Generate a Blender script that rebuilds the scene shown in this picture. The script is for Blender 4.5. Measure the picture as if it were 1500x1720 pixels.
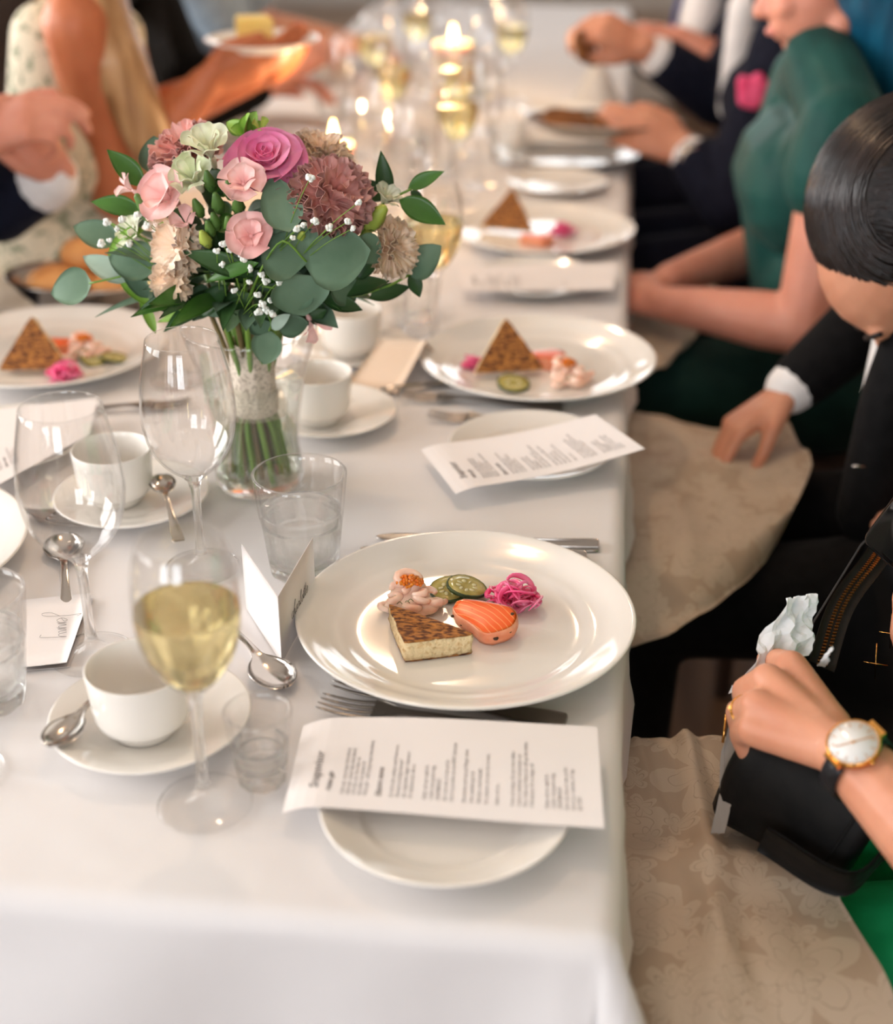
import bpy, bmesh, math, random
import numpy as np
from mathutils import Vector, Matrix, Euler
random.seed(7); np.random.seed(7)
sc = bpy.context.scene
for o in list(bpy.data.objects): bpy.data.objects.remove(o, do_unlink=True)
COL = sc.collection
PI = math.pi

# ------------------------------------------------------------------ camera
F = 2400.0                      # focal length in pixels of the 1500 x 1720 frame
T = 0.75                        # table height
EYE = np.array([0.0, 0.0, T + 0.683])
YAW, PITCH = math.radians(6.6), math.radians(27.4)
cam = bpy.data.cameras.new('camera'); camo = bpy.data.objects.new('camera', cam); COL.objects.link(camo)
camo.location = EYE; camo.rotation_euler = (PI / 2 - PITCH, 0, YAW)
cam.sensor_fit = 'HORIZONTAL'; cam.sensor_width = 36.0; cam.lens = F / 1500 * 36
cam.dof.use_dof = True; cam.dof.focus_distance = 1.28; cam.dof.aperture_fstop = 2.9
cam.clip_start = 0.02
sc.camera = camo
_fw = np.array([-math.sin(YAW) * math.cos(PITCH), math.cos(YAW) * math.cos(PITCH), -math.sin(PITCH)])
_rt = np.array([math.cos(YAW), math.sin(YAW), 0]); _up = np.cross(_rt, _fw)
def ray(u, v): return _fw * F + _rt * (u - 750) - _up * (v - 860)
def G(u, v, z=T):               # the point of height z seen at a pixel
    d = ray(u, v); return Vector(EYE + d * ((z - EYE[2]) / d[2]))
def AT(u, v, y):                # the point at distance y down the room seen at a pixel
    d = ray(u, v); return Vector(EYE + d * (y / d[1]))

# ------------------------------------------------------------------ world, windows' daylight, exposure
w = bpy.data.worlds.new('sky'); sc.world = w; w.use_nodes = True
bg = w.node_tree.nodes['Background']; bg.inputs['Color'].default_value = (0.80, 0.90, 1.0, 1); bg.inputs['Strength'].default_value = 1.6
RX0, RX1, RY0, RY1, RZ = -3.0, 2.6, -2.6, 7.2, 2.9        # the room
WINDOWS = []                                            # (wall, centre along wall, sill, head, width)
for c in (0.0, 1.65, 3.3): WINDOWS.append(('left', c, 0.85, 2.5, 1.35))
for c in (-1.75, -0.2, 1.35): WINDOWS.append(('far', c, 0.85, 2.5, 1.15))
for c in (-1.9, 0.0): WINDOWS.append(('near', c, 0.85, 2.5, 1.25))
POWER = {'left': 98.0, 'far': 24.0, 'near': 58.0}
for wall, c, z0, z1, wd in WINDOWS:
    L = bpy.data.lights.new('daylight', 'AREA'); L.shape = 'RECTANGLE'; L.size = wd; L.size_y = z1 - z0
    L.energy = POWER[wall]; L.color = (0.90, 0.945, 1.0) if wall == 'near' else (1.0, 0.98, 0.965)
    lo = bpy.data.objects.new('daylight', L); COL.objects.link(lo)
    if wall == 'left': lo.location = (RX0 - .22, c, (z0 + z1) / 2); lo.rotation_euler = (PI / 2, 0, -PI / 2)
    elif wall == 'far': lo.location = (c, RY1 + .22, (z0 + z1) / 2); lo.rotation_euler = (-PI / 2, 0, 0)
    else: lo.location = (c, RY0 - .22, (z0 + z1) / 2); lo.rotation_euler = (PI / 2, 0, 0)
vs = sc.view_settings; vs.view_transform = 'Standard'; vs.look = 'None'; vs.exposure = -0.18; vs.gamma = 1.0; vs.use_curve_mapping = False
cy = sc.cycles
cy.use_denoising = True; cy.max_bounces = 14; cy.transmission_bounces = 14; cy.transparent_max_bounces = 24; cy.diffuse_bounces = 4; cy.glossy_bounces = 5
cy.sample_clamp_indirect = 8.0

# ------------------------------------------------------------------ materials
def _mat(name):
    m = bpy.data.materials.new(name); m.use_nodes = True
    return m, m.node_tree.nodes, m.node_tree.links, m.node_tree.nodes['Principled BSDF']
MATS = {}
def mat(name, col, rough=.5, metal=0, spec=.5, col2=None, scale=20, detail=4, contrast=(.35, .65), bump=0, bscale=None, bdist=.002,
        sss=0, ssr=(.6, .3, .2), sheen=0, coat=0, stretch=None, trans=0, ior=1.45, alpha=1):
    if name in MATS: return MATS[name]
    m, N, L, B = _mat(name)
    B.inputs['Base Color'].default_value = (*col, 1); B.inputs['Roughness'].default_value = rough
    B.inputs['Metallic'].default_value = metal; B.inputs['Specular IOR Level'].default_value = spec
    B.inputs['IOR'].default_value = ior; B.inputs['Transmission Weight'].default_value = trans
    B.inputs['Alpha'].default_value = alpha
    if sheen: B.inputs['Sheen Weight'].default_value = sheen
    if coat: B.inputs['Coat Weight'].default_value = coat; B.inputs['Coat Roughness'].default_value = .08
    if sss:
        B.inputs['Subsurface Weight'].default_value = sss; B.inputs['Subsurface Radius'].default_value = ssr; B.inputs['Subsurface Scale'].default_value = .01
    if col2 or bump:
        tc = N.new('ShaderNodeTexCoord'); mp = N.new('ShaderNodeMapping'); L.new(tc.outputs['Object'], mp.inputs['Vector'])
        if stretch: mp.inputs['Scale'].default_value = stretch
    if col2:
        nz = N.new('ShaderNodeTexNoise'); nz.inputs['Scale'].default_value = scale; nz.inputs['Detail'].default_value = detail
        L.new(mp.outputs[0], nz.inputs['Vector'])
        cr = N.new('ShaderNodeValToRGB'); cr.color_ramp.elements[0].position = contrast[0]; cr.color_ramp.elements[1].position = contrast[1]
        cr.color_ramp.elements[0].color = (*col, 1); cr.color_ramp.elements[1].color = (*col2, 1)
        L.new(nz.outputs['Fac'], cr.inputs['Fac']); L.new(cr.outputs['Color'], B.inputs['Base Color'])
    if bump:
        n2 = N.new('ShaderNodeTexNoise'); n2.inputs['Scale'].default_value = bscale or scale; n2.inputs['Detail'].default_value = 5
        L.new(mp.outputs[0], n2.inputs['Vector'])
        bp = N.new('ShaderNodeBump'); bp.inputs['Strength'].default_value = bump; bp.inputs['Distance'].default_value = bdist
        L.new(n2.outputs['Fac'], bp.inputs['Height']); L.new(bp.outputs['Normal'], B.inputs['Normal'])
    MATS[name] = m
    return m
def emit(name, col, strength):
    m, N, L, B = _mat(name); B.inputs['Base Color'].default_value = (*col, 1)
    B.inputs['Emission Color'].default_value = (*col, 1); B.inputs['Emission Strength'].default_value = strength
    return m

# ------------------------------------------------------------------ mesh helpers
def link(o, parent=None):
    COL.objects.link(o)
    if parent is not None: o.parent = parent
    return o
def mesh(name, verts, faces, m, parent=None, smooth=True, loc=None):
    me = bpy.data.meshes.new(name); me.from_pydata([tuple(v) for v in verts], [], faces)
    if smooth: me.polygons.foreach_set('use_smooth', [True] * len(me.polygons))
    if m is not None:
        for k in (m if isinstance(m, (list, tuple)) else [m]): me.materials.append(k)
    me.update()
    o = bpy.data.objects.new(name, me)
    if loc is not None: o.location = loc
    return link(o, parent)
def tag(o, label, cat, group=None, kind=None):
    if label: o['label'] = label
    if cat: o['category'] = cat
    if group: o['group'] = group
    if kind: o['kind'] = kind
    return o
def thing(name, label, cat, loc=(0, 0, 0), rz=0, group=None, rot=None):
    o = bpy.data.objects.new(name, None); o.empty_display_size = .02; COL.objects.link(o)
    o.location = loc; o.rotation_euler = rot if rot else (0, 0, rz)
    return tag(o, label, cat, group)
def dup(root, loc=None, rz=None, label=None, group=None, rot=None, scale=None):
    r = root.copy(); COL.objects.link(r)
    if loc is not None: r.location = loc
    if rz is not None: r.rotation_euler = (0, 0, rz)
    if rot is not None: r.rotation_euler = rot
    if scale is not None: r.scale = scale if hasattr(scale, '__len__') else (scale,) * 3
    if label: r['label'] = label
    if group: r['group'] = group
    for ch in list(root.children):
        c = ch.copy(); COL.objects.link(c); c.parent = r
        for g in list(ch.children):
            d = g.copy(); COL.objects.link(d); d.parent = c
    return r
def lathe(profile, seg=48, ripple=None):
    """profile: (r, z) from one end to the other; r == 0 makes a pole."""
    V, Fc, rings = [], [], []
    for r, z in profile:
        if r <= 1e-6: rings.append([len(V)]); V.append((0, 0, z))
        else:
            ring = []
            for k in range(seg):
                a = 2 * PI * k / seg; rr = r * (ripple(a, z) if ripple else 1)
                ring.append(len(V)); V.append((rr * math.cos(a), rr * math.sin(a), z))
            rings.append(ring)
    for A, Bq in zip(rings, rings[1:]):
        if len(A) == 1 and len(Bq) == 1: continue
        for k in range(seg):
            k2 = (k + 1) % seg
            if len(A) == 1: Fc.append((A[0], Bq[k2], Bq[k]))
            elif len(Bq) == 1: Fc.append((A[k], A[k2], Bq[0]))
            else: Fc.append((A[k], A[k2], Bq[k2], Bq[k]))
    return V, Fc
def spline(pts, n=6):
    """Catmull-Rom through points (any dimension)."""
    P = [np.array(p, float) for p in pts]; P = [2 * P[0] - P[1]] + P + [2 * P[-1] - P[-2]]; out = []
    for i in range(1, len(P) - 2):
        for k in range(n):
            t = k / n; a, b, c, d = P[i - 1], P[i], P[i + 1], P[i + 2]
            out.append(.5 * ((2 * b) + (c - a) * t + (2 * a - 5 * b + 4 * c - d) * t * t + (3 * b - a - 3 * c + d) * t ** 3))
    out.append(P[-2]); return out
def tube(path, radii, seg=8, caps=True, flat=1.0, upv=(0, 0, 1)):
    P = [Vector(p) for p in path]; n = len(P)
    if not hasattr(radii, '__len__'): radii = [radii] * n
    V, Fc = [], []; upv = Vector(upv)
    for i, p in enumerate(P):
        t = (P[min(i + 1, n - 1)] - P[max(i - 1, 0)]).normalized()
        a = t.cross(upv)
        if a.length < 1e-4: a = t.cross(Vector((1, 0, 0)))
        a.normalize(); b = a.cross(t).normalized()
        for k in range(seg):
            an = 2 * PI * k / seg
            V.append(p + (a * math.cos(an) + b * math.sin(an) * flat) * radii[i])
    for i in range(n - 1):
        for k in range(seg):
            k2 = (k + 1) % seg
            Fc.append((i * seg + k, i * seg + k2, (i + 1) * seg + k2, (i + 1) * seg + k))
    if caps: Fc.append(tuple(range(seg - 1, -1, -1))); Fc.append(tuple((n - 1) * seg + k for k in range(seg)))
    return V, Fc
def sheet(fn, nu, nv, th=0.0):
    """grid surface fn(u, v) -> point, u, v in 0..1; th > 0 gives it thickness."""
    g = [[Vector(fn(i / nu, j / nv)) for j in range(nv + 1)] for i in range(nu + 1)]
    V, Fc = [], []; W = nv + 1; n0 = (nu + 1) * W
    for i in range(nu + 1):
        for j in range(W): V.append(g[i][j])
    for i in range(nu):
        for j in range(nv): Fc.append((i * W + j, (i + 1) * W + j, (i + 1) * W + j + 1, i * W + j + 1))
    if th > 0:
        for i in range(nu + 1):
            for j in range(W):
                du = g[min(i + 1, nu)][j] - g[max(i - 1, 0)][j]; dv = g[i][min(j + 1, nv)] - g[i][max(j - 1, 0)]
                nn = du.cross(dv); nn = nn.normalized() if nn.length > 1e-12 else Vector((0, 0, 1))
                V.append(g[i][j] - nn * th)
        for i in range(nu):
            for j in range(nv): Fc.append(tuple(n0 + k for k in ((i * W + j), i * W + j + 1, (i + 1) * W + j + 1, (i + 1) * W + j)))
        rim = [i * W for i in range(nu + 1)] + [nu * W + j for j in range(1, W)] + [i * W + nv for i in range(nu - 1, -1, -1)] + [j for j in range(nv - 1, 0, -1)]
        for a, b in zip(rim, rim[1:] + rim[:1]): Fc.append((a, n0 + a, n0 + b, b)[::-1])
    return V, Fc
def joinvf(*parts):
    V, Fc = [], []
    for v, f in parts:
        n = len(V); V += list(v); Fc += [tuple(n + k for k in q) for q in f]
    return V, Fc
def xf(vf, M): return [M @ Vector(v) for v in vf[0]], vf[1]
def box(x0, x1, y0, y1, z0, z1):
    V = [(x, y, z) for x in (x0, x1) for y in (y0, y1) for z in (z0, z1)]
    return V, [(0, 1, 3, 2), (4, 6, 7, 5), (0, 4, 5, 1), (2, 3, 7, 6), (0, 2, 6, 4), (1, 5, 7, 3)]
def ball(c, r, seg=10, rings=6, sc3=(1, 1, 1)):
    v, f = lathe([(r * math.sin(PI * k / rings), -r * math.cos(PI * k / rings)) for k in range(rings + 1)], seg)
    return [Vector((a[0] * sc3[0], a[1] * sc3[1], a[2] * sc3[2])) + Vector(c) for a in v], f
def prism(outline, z0, z1, bev=0):
    n = len(outline); V, Fc = [], []
    if bev:
        c = (sum(p[0] for p in outline) / n, sum(p[1] for p in outline) / n)
        ins = [(p[0] + (c[0] - p[0]) * bev, p[1] + (c[1] - p[1]) * bev) for p in outline]; h = (z1 - z0) * .15
        rows = [(ins, z0), (outline, z0 + h), (outline, z1 - h), (ins, z1)]
    else: rows = [(outline, z0), (outline, z1)]
    for pts, z in rows: V += [(p[0], p[1], z) for p in pts]
    for r in range(len(rows) - 1):
        for k in range(n): Fc.append((r * n + k, r * n + (k + 1) % n, (r + 1) * n + (k + 1) % n, (r + 1) * n + k))
    Fc.append(tuple(range(n - 1, -1, -1))); Fc.append(tuple((len(rows) - 1) * n + k for k in range(n)))
    return V, Fc
def align(zdir, xhint=(1, 0, 0)):
    z = Vector(zdir).normalized(); x = Vector(xhint); x = x - z * x.dot(z)
    if x.length < 1e-4: x = Vector((0, 1, 0)) - z * z.y
    x.normalize(); y = z.cross(x)
    return Matrix(((x.x, y.x, z.x), (x.y, y.y, z.y), (x.z, y.z, z.z)))
def capsule(p0, r0, p1, r1, seg=12, rings=4):
    p0, p1 = Vector(p0), Vector(p1); d = p1 - p0; ln = d.length
    if ln < 1e-6: return ball(p0, max(r0, r1), seg, rings * 2)
    prof = [(r0 * math.sin(PI / 2 * k / rings), -r0 * math.cos(PI / 2 * k / rings)) for k in range(rings + 1)]
    prof += [(r1 * math.cos(PI / 2 * k / rings), ln + r1 * math.sin(PI / 2 * k / rings)) for k in range(rings + 1)]
    prof[0] = (0, -r0); prof[-1] = (0, ln + r1)
    v, f = lathe(prof, seg)
    M = align(d).to_4x4(); M.translation = p0
    return [M @ Vector(a) for a in v], f
def fuse(name, shapes, m, parent=None, voxel=.006, smooth=5, cut=None):
    """one continuous surface grown over overlapping closed shapes"""
    V, Fc = joinvf(*shapes)
    me = bpy.data.meshes.new('tmp'); me.from_pydata([tuple(v) for v in V], [], Fc); me.update()
    o = bpy.data.objects.new('tmp', me); COL.objects.link(o)
    r = o.modifiers.new('r', 'REMESH'); r.mode = 'VOXEL'; r.voxel_size = voxel; r.use_smooth_shade = True
    if smooth: s = o.modifiers.new('s', 'SMOOTH'); s.factor = .5; s.iterations = smooth
    dg = bpy.context.evaluated_depsgraph_get(); dg.update()
    out = bpy.data.meshes.new_from_object(o.evaluated_get(dg)); out.name = name
    bpy.data.objects.remove(o); bpy.data.meshes.remove(me)
    out.materials.clear(); out.materials.append(m)
    out.polygons.foreach_set('use_smooth', [True] * len(out.polygons))
    q = bpy.data.objects.new(name, out)
    return link(q, parent)
def text_mesh(txt, size, shear=0.0, off=0.0):
    c = bpy.data.curves.new('t', 'FONT'); c.body = txt; c.size = size; c.shear = shear; c.resolution_u = 2; c.offset = off
    o = bpy.data.objects.new('t', c); COL.objects.link(o)
    dg = bpy.context.evaluated_depsgraph_get(); dg.update()
    me = bpy.data.meshes.new_from_object(o.evaluated_get(dg)); bpy.data.objects.remove(o)
    V = [v.co.copy() for v in me.vertices]; Fc = [tuple(p.vertices) for p in me.polygons]
    bpy.data.meshes.remove(me)
    return V, Fc
def smoothnoise(x, y, s=0):
    return (math.sin(x * 1.7 + s) * math.cos(y * 2.3 - s * 1.3) + .5 * math.sin(x * 3.9 - y * 2.1 + s * 2.7) + .25 * math.sin(x * 8.3 + y * 6.1 + s * .7)) / 1.75
def S(r, g, b):                 # sRGB 0..255 -> linear
    return tuple(((c / 255) / 12.92 if c / 255 <= .04045 else ((c / 255 + .055) / 1.055) ** 2.4) for c in (r, g, b))
M_wall = mat('wall_paint', S(214, 196, 178), rough=.85, col2=S(206, 187, 168), scale=3, bump=.15, bscale=60, bdist=.001)
M_ceil = mat('ceiling_paint', S(232, 224, 214), rough=.9, bump=.1, bscale=40, bdist=.001)
M_floor = mat('floor_boards', S(112, 80, 56), rough=.5, col2=S(88, 60, 40), scale=5, stretch=(8, .6, 1), bump=.2, bscale=20)
M_trim = mat('white_trim', S(236, 232, 226), rough=.45, bump=.05, bscale=30, bdist=.0005)
M_pane = None
def thin_glass():
    m, N, L, B = _mat('window_pane'); N.remove(B)
    tr = N.new('ShaderNodeBsdfTransparent'); gl = N.new('ShaderNodeBsdfGlossy'); gl.inputs['Roughness'].default_value = .02
    fr = N.new('ShaderNodeFresnel'); fr.inputs['IOR'].default_value = 1.45; mx = N.new('ShaderNodeMixShader')
    L.new(fr.outputs[0], mx.inputs[0]); L.new(tr.outputs[0], mx.inputs[1]); L.new(gl.outputs[0], mx.inputs[2])
    L.new(mx.outputs[0], N['Material Output'].inputs['Surface']); return m
M_pane = thin_glass()
def struct(name, vf, m, parent=None, smooth=False):
    o = mesh(name, *vf, m, parent, smooth)
    if parent is None: o['kind'] = 'structure'
    return o
TW = .16
struct('floor', box(RX0 - TW, RX1 + TW, RY0 - TW, RY1 + TW, -.12, 0), M_floor)
struct('ceiling', box(RX0 - TW, RX1 + TW, RY0 - TW, RY1 + TW, RZ, RZ + .12), M_ceil)
def wall(name, side):
    wins = sorted([q for q in WINDOWS if q[0] == side], key=lambda q: q[1])
    a0, a1 = (RY0, RY1) if side in ('left', 'right') else (RX0 - TW, RX1 + TW)
    cells, cur = [], a0
    for _, c, z0, z1, wd in wins:
        cells.append((cur, c - wd / 2, 0, RZ)); cells.append((c - wd / 2, c + wd / 2, 0, z0)); cells.append((c - wd / 2, c + wd / 2, z1, RZ)); cur = c + wd / 2
    cells.append((cur, a1, 0, RZ))
    parts = []
    for p, q, z0, z1 in cells:
        if side == 'left': parts.append(box(RX0 - TW, RX0, p, q, z0, z1))
        elif side == 'right': parts.append(box(RX1, RX1 + TW, p, q, z0, z1))
        elif side == 'far': parts.append(box(p, q, RY1, RY1 + TW, z0, z1))
        else: parts.append(box(p, q, RY0 - TW, RY0, z0, z1))
    struct(name, joinvf(*parts), M_wall)
wall('wall_left', 'left'); wall('wall_right', 'right'); wall('wall_far', 'far'); wall('wall_near', 'near')
for i, (side, c, z0, z1, wd) in enumerate(WINDOWS):
    e = bpy.data.objects.new('window_%d' % (i + 1), None); COL.objects.link(e); e['kind'] = 'structure'
    if side == 'left': e.location = (RX0 - .05, c, 0); e.rotation_euler = (0, 0, -PI / 2)
    elif side == 'far': e.location = (c, RY1 + .05, 0); e.rotation_euler = (0, 0, PI)
    else: e.location = (c, RY0 - .05, 0)
    h = wd / 2; mesh('window_frame', *joinvf(box(-h, -h + .05, -.03, .03, z0, z1), box(h - .05, h, -.03, .03, z0, z1), box(-h + .05, h - .05, -.03, .03, z0, z0 + .05), box(-h + .05, h - .05, -.03, .03, z1 - .05, z1)), M_trim, e, False)
    mesh('glazing_bar', *box(-.02, .02, -.025, .025, z0 + .05, z1 - .05), M_trim, e, False)
    mesh('glazing_bar', *box(-h + .05, -.02, -.02, .02, z1 - .55, z1 - .51), M_trim, e, False)
    mesh('glazing_bar', *box(.02, h - .05, -.02, .02, z1 - .55, z1 - .51), M_trim, e, False)
    mesh('window_sill', *box(-h - .04, h + .04, .03, .14, z0 - .03, z0), M_trim, e, False)
    mesh('pane', *box(-h + .05, -.02, -.002, .002, z0 + .05, z1 - .05), M_pane, e, False)
    mesh('pane', *box(.02, h - .05, -.002, .002, z0 + .05, z1 - .05), M_pane, e, False)
struct('baseboard_far', box(RX0, RX1, RY1 - .02, RY1, 0, .14), M_trim)
struct('baseboard_right', box(RX1 - .02, RX1, RY0, RY1 - .02, 0, .14), M_trim)
struct('baseboard_left', box(RX0, RX0 + .02, RY0, RY1 - .02, 0, .14), M_trim)
struct('trim_1', box(RX0, RX1, RY1 - .03, RY1, .42, .52), M_trim)

# ------------------------------------------------------------------ the long table and its cloth
TX0, TX1, TY0, TY1 = -.80, .018, .722, 4.95
M_wood = mat('table_wood', S(120, 86, 58), rough=.5, col2=S(92, 62, 40), scale=6, stretch=(10, 1, 1))
tb = thing('dining_table', 'long wooden dining table hidden under the white tablecloth', 'table', ((TX0 + TX1) / 2, (TY0 + TY1) / 2, 0))
hx, hy = (TX1 - TX0) / 2 - .008, (TY1 - TY0) / 2 - .008
mesh('table_top', *box(-hx, hx, -hy, hy, T - .035, T - .006), M_wood, tb, False)
for sx in (-1, 1):
    for yy in (-hy + .1, 0, hy - .1):
        mesh('leg', *box(sx * (hx - .09) - .03, sx * (hx - .09) + .03, yy - .03, yy + .03, 0, T - .035), M_wood, tb, False)

def cloth_material():
    m, N, L, B = _mat('white_linen'); B.inputs['Base Color'].default_value = (*S(232, 228, 227), 1); B.inputs['Roughness'].default_value = .75
    B.inputs['Specular IOR Level'].default_value = .15
    tc = N.new('ShaderNodeTexCoord')
    n1 = N.new('ShaderNodeTexNoise'); n1.inputs['Scale'].default_value = 9; n1.inputs['Detail'].default_value = 3
    n2 = N.new('ShaderNodeTexNoise'); n2.inputs['Scale'].default_value = 900
    L.new(tc.outputs['Object'], n1.inputs['Vector']); L.new(tc.outputs['Object'], n2.inputs['Vector'])
    b1 = N.new('ShaderNodeBump'); b1.inputs['Strength'].default_value = .35; b1.inputs['Distance'].default_value = .006; L.new(n1.outputs['Fac'], b1.inputs['Height'])
    b2 = N.new('ShaderNodeBump'); b2.inputs['Strength'].default_value = .12; b2.inputs['Distance'].default_value = .0005; L.new(n2.outputs['Fac'], b2.inputs['Height'])
    L.new(b1.outputs['Normal'], b2.inputs['Normal']); L.new(b2.outputs['Normal'], B.inputs['Normal'])
    return m
M_cloth = cloth_material()
def tablecloth():
    ovx, ovf, rr = .115, .34, .016
    def axis(a, b, o0, o1, step, fine):
        A = [a - o0 * (1 - k / 14) for k in range(14)]
        n = int((b - a) / step); inner = [a + (b - a) * k / n for k in range(n + 1)]
        extra = [a + rr * t for t in (.3, .7, 1.2, 2)] + [b - rr * t for t in (.3, .7, 1.2, 2)]
        Bq = [b + o1 * (k + 1) / 14 for k in range(14)]
        Aedge = [a - rr * t for t in (.3, .7, 1.2, 2)]; Bedge = [b + rr * t for t in (.3, .7, 1.2, 2)]
        return sorted(set(round(q, 5) for q in A + inner + extra + Bq + Aedge + Bedge))
    X = axis(TX0, TX1, ovx, ovx, .035, 0); Y = axis(TY0, TY1, ovf, .2, .05, 0)
    V, Fc = [], []
    for x in X:
        for y in Y:
            dx = x - TX1 if x > TX1 else (x - TX0 if x < TX0 else 0); dy = y - TY0 if y < TY0 else (y - TY1 if y > TY1 else 0)
            cx, cy_ = min(max(x, TX0), TX1), min(max(y, TY0), TY1)
            d = math.hypot(dx, dy)
            if d < 1e-9:
                e = min(x - TX0, TX1 - x, y - TY0, TY1 - y)
                zz = T + .0006 * smoothnoise(x * 14, y * 11) * min(1, e / .05)
                V.append((cx, cy_, zz)); continue
            nx, ny = dx / d, dy / d
            both = abs(nx * ny) * 2
            if d < rr * PI / 2: a = d / rr; out, dz = rr * math.sin(a), rr * (1 - math.cos(a))
            else: out, dz = rr, rr + d - rr * PI / 2
            h = max(0, d - rr)
            wave = (.007 * math.sin((x if abs(dy) > 0 and not dx else y) * 17 + 1.1) + .004 * math.sin((x if abs(dy) > 0 and not dx else y) * 31)) * min(1, h / .08)
            crease = .0040 * smoothnoise(x * 23 + 2, (y + d) * 29, 3) * min(1, h / .03)
            out += h * (.06 + .36 * both) + (wave + crease) * (1 - both * .6)
            dz -= h * .05 * both
            V.append((cx + nx * out, cy_ + ny * out, T - dz))
    W = len(Y)
    for i in range(len(X) - 1):
        for j in range(W - 1): Fc.append((i * W + j, (i + 1) * W + j, (i + 1) * W + j + 1, i * W + j + 1))
    o = mesh('tablecloth', V, Fc, M_cloth)
    tag(o, 'large white linen tablecloth draped over the long table', 'tablecloth')
tablecloth()
M_china = mat('white_china', S(238, 232, 224), rough=.12, spec=.55, coat=.35, bump=.03, bscale=8, bdist=.001)
M_steel = mat('cutlery_steel', S(186, 180, 174), rough=.16, metal=1, bump=.05, bscale=120, bdist=.0003)
M_steeld = mat('worn_steel', S(152, 146, 140), rough=.3, metal=1, bump=.06, bscale=160, bdist=.0003)
def glass(name, col=(1, 1, 1), ior=1.5, rough=0.0):
    m, N, L, B = _mat(name); B.inputs['Base Color'].default_value = (*col, 1); B.inputs['Roughness'].default_value = rough
    B.inputs['Transmission Weight'].default_value = 1; B.inputs['IOR'].default_value = ior; return m
def mixglass(name, col, ior, clear, f0=.055):
    '''part refraction, part straight-through: blown glass thin enough to let the light through'''
    m, N, L, B = _mat(name); N.remove(B)
    tr = N.new('ShaderNodeBsdfTransparent'); tr.inputs['Color'].default_value = (*col, 1)
    mx = N.new('ShaderNodeMixShader')
    if clear < 1:
        re = N.new('ShaderNodeBsdfGlass'); re.inputs['IOR'].default_value = ior; re.inputs['Color'].default_value = (*col, 1); re.inputs['Roughness'].default_value = 0
        mx.inputs[0].default_value = clear; L.new(re.outputs[0], mx.inputs[1]); L.new(tr.outputs[0], mx.inputs[2])
    else:                                               # a thin wall: straight through, with the sheen of its two faces
        gl = N.new('ShaderNodeBsdfGlossy'); gl.inputs['Roughness'].default_value = .01
        lw = N.new('ShaderNodeLayerWeight'); lw.inputs['Blend'].default_value = .5
        pw = N.new('ShaderNodeMath'); pw.operation = 'POWER'; pw.inputs[1].default_value = 5.0; L.new(lw.outputs['Facing'], pw.inputs[0])
        ma = N.new('ShaderNodeMath'); ma.operation = 'MULTIPLY_ADD'; ma.inputs[1].default_value = .85; ma.inputs[2].default_value = f0; L.new(pw.outputs[0], ma.inputs[0])
        L.new(ma.outputs[0], mx.inputs[0]); L.new(tr.outputs[0], mx.inputs[1]); L.new(gl.outputs[0], mx.inputs[2])
    L.new(mx.outputs[0], N['Material Output'].inputs['Surface']); return m
M_glass = mixglass('clear_glass', (.99, .99, .985), 1.45, .38)
M_bowl = mixglass('blown_glass', (.992, .99, .988), 1.45, 1.0)
M_foot = mixglass('foot_glass', (.998, .997, .996), 1.45, 1.0, .022)
M_water = mixglass('still_water', (.99, .995, .995), 1.33, .5)
M_wine = mixglass('white_wine', (.97, .905, .67), 1.34, .25)
M_paper = mat('card_paper', S(240, 233, 230), rough=.8, spec=.2, bump=.05, bscale=200, bdist=.0002)
M_ink = mat('black_ink', S(92, 84, 82), rough=.8, col2=S(112, 104, 100), scale=300)

# ---------------------------------------------------------------- plates
def plate_vf(R, wl, h=.0245, seg=96):
    prof = [(0, .004), (wl * .8, .004), (wl * .83, 0), (wl * .9, 0), (wl * .94, .004), (wl * 1.03, .0085), (R * .9, h * .70), (R * .985, h * .88),
            (R, h * .95), (R * .999, h * .99), (R * .99, h * 1.02), (R * .975, h * 1.0), (R * .955, h * .96), (R * .88, h * .80), (wl * 1.12, h * .54), (wl * 1.06, h * .50),
            (wl * 1.03, h * .475), (wl, h * .43), (wl * .965, h * .37), (wl * .92, h * .325), (wl * .86, h * .305), (wl * .7, h * .30), (wl * .35, h * .30), (0, h * .30)]
    return lathe(prof, seg)
PLATE_SURF = .0245 * .30
_dp = None; _bp = None
def dinner_plate(c, label):
    global _dp
    if _dp is None: _dp = o = mesh('dinner_plate', *plate_vf(.15, .108), M_china)
    else: o = _dp.copy(); COL.objects.link(o)
    o.location = (c[0], c[1], T + .001); tag(o, label, 'plate', 'white dinner plates'); return o
def bread_plate(c, label, z=T + .001):
    global _bp
    if _bp is None: _bp = o = mesh('bread_plate', *plate_vf(.0925, .062, .018, 72), M_china)
    else: o = _bp.copy(); COL.objects.link(o)
    o.location = (c[0], c[1], z); tag(o, label, 'plate', 'white bread plates'); return o
P1, P2, P3 = G(782, 1047, T + .012), G(903, 611, T + .012), G(912, 392, T + .012)
PL, PL2 = Vector((-.712, 1.675, T)), Vector((-.692, 1.135, T))
dinner_plate(P1, 'large white dinner plate in focus with toast, salmon and pink onion on it')
dinner_plate(P2, 'white dinner plate behind the folded song sheet, toast standing like a tent on it')
dinner_plate(P3, 'far white dinner plate in front of the green dress, toast corner up')
dinner_plate(PL, 'white dinner plate of food at the left edge, below the bread basket')
dinner_plate(PL2, 'white dinner plate cut by the left edge, beside the empty wine glass')
B1, B2, B3 = G(749, 1360, T + .009), G(893, 757, T + .009), G(902, 472, T + .009)
BL = Vector((-.665, 1.40, T))
bread_plate(B1, 'small white plate in front, under the sharp song sheet')
bread_plate(B2, 'small white plate under the tilted song sheet by the second place')
bread_plate(B3, 'small white plate under the blurred song sheet at the third place')
bread_plate(BL, 'small white plate under the song sheet at the left edge')

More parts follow.
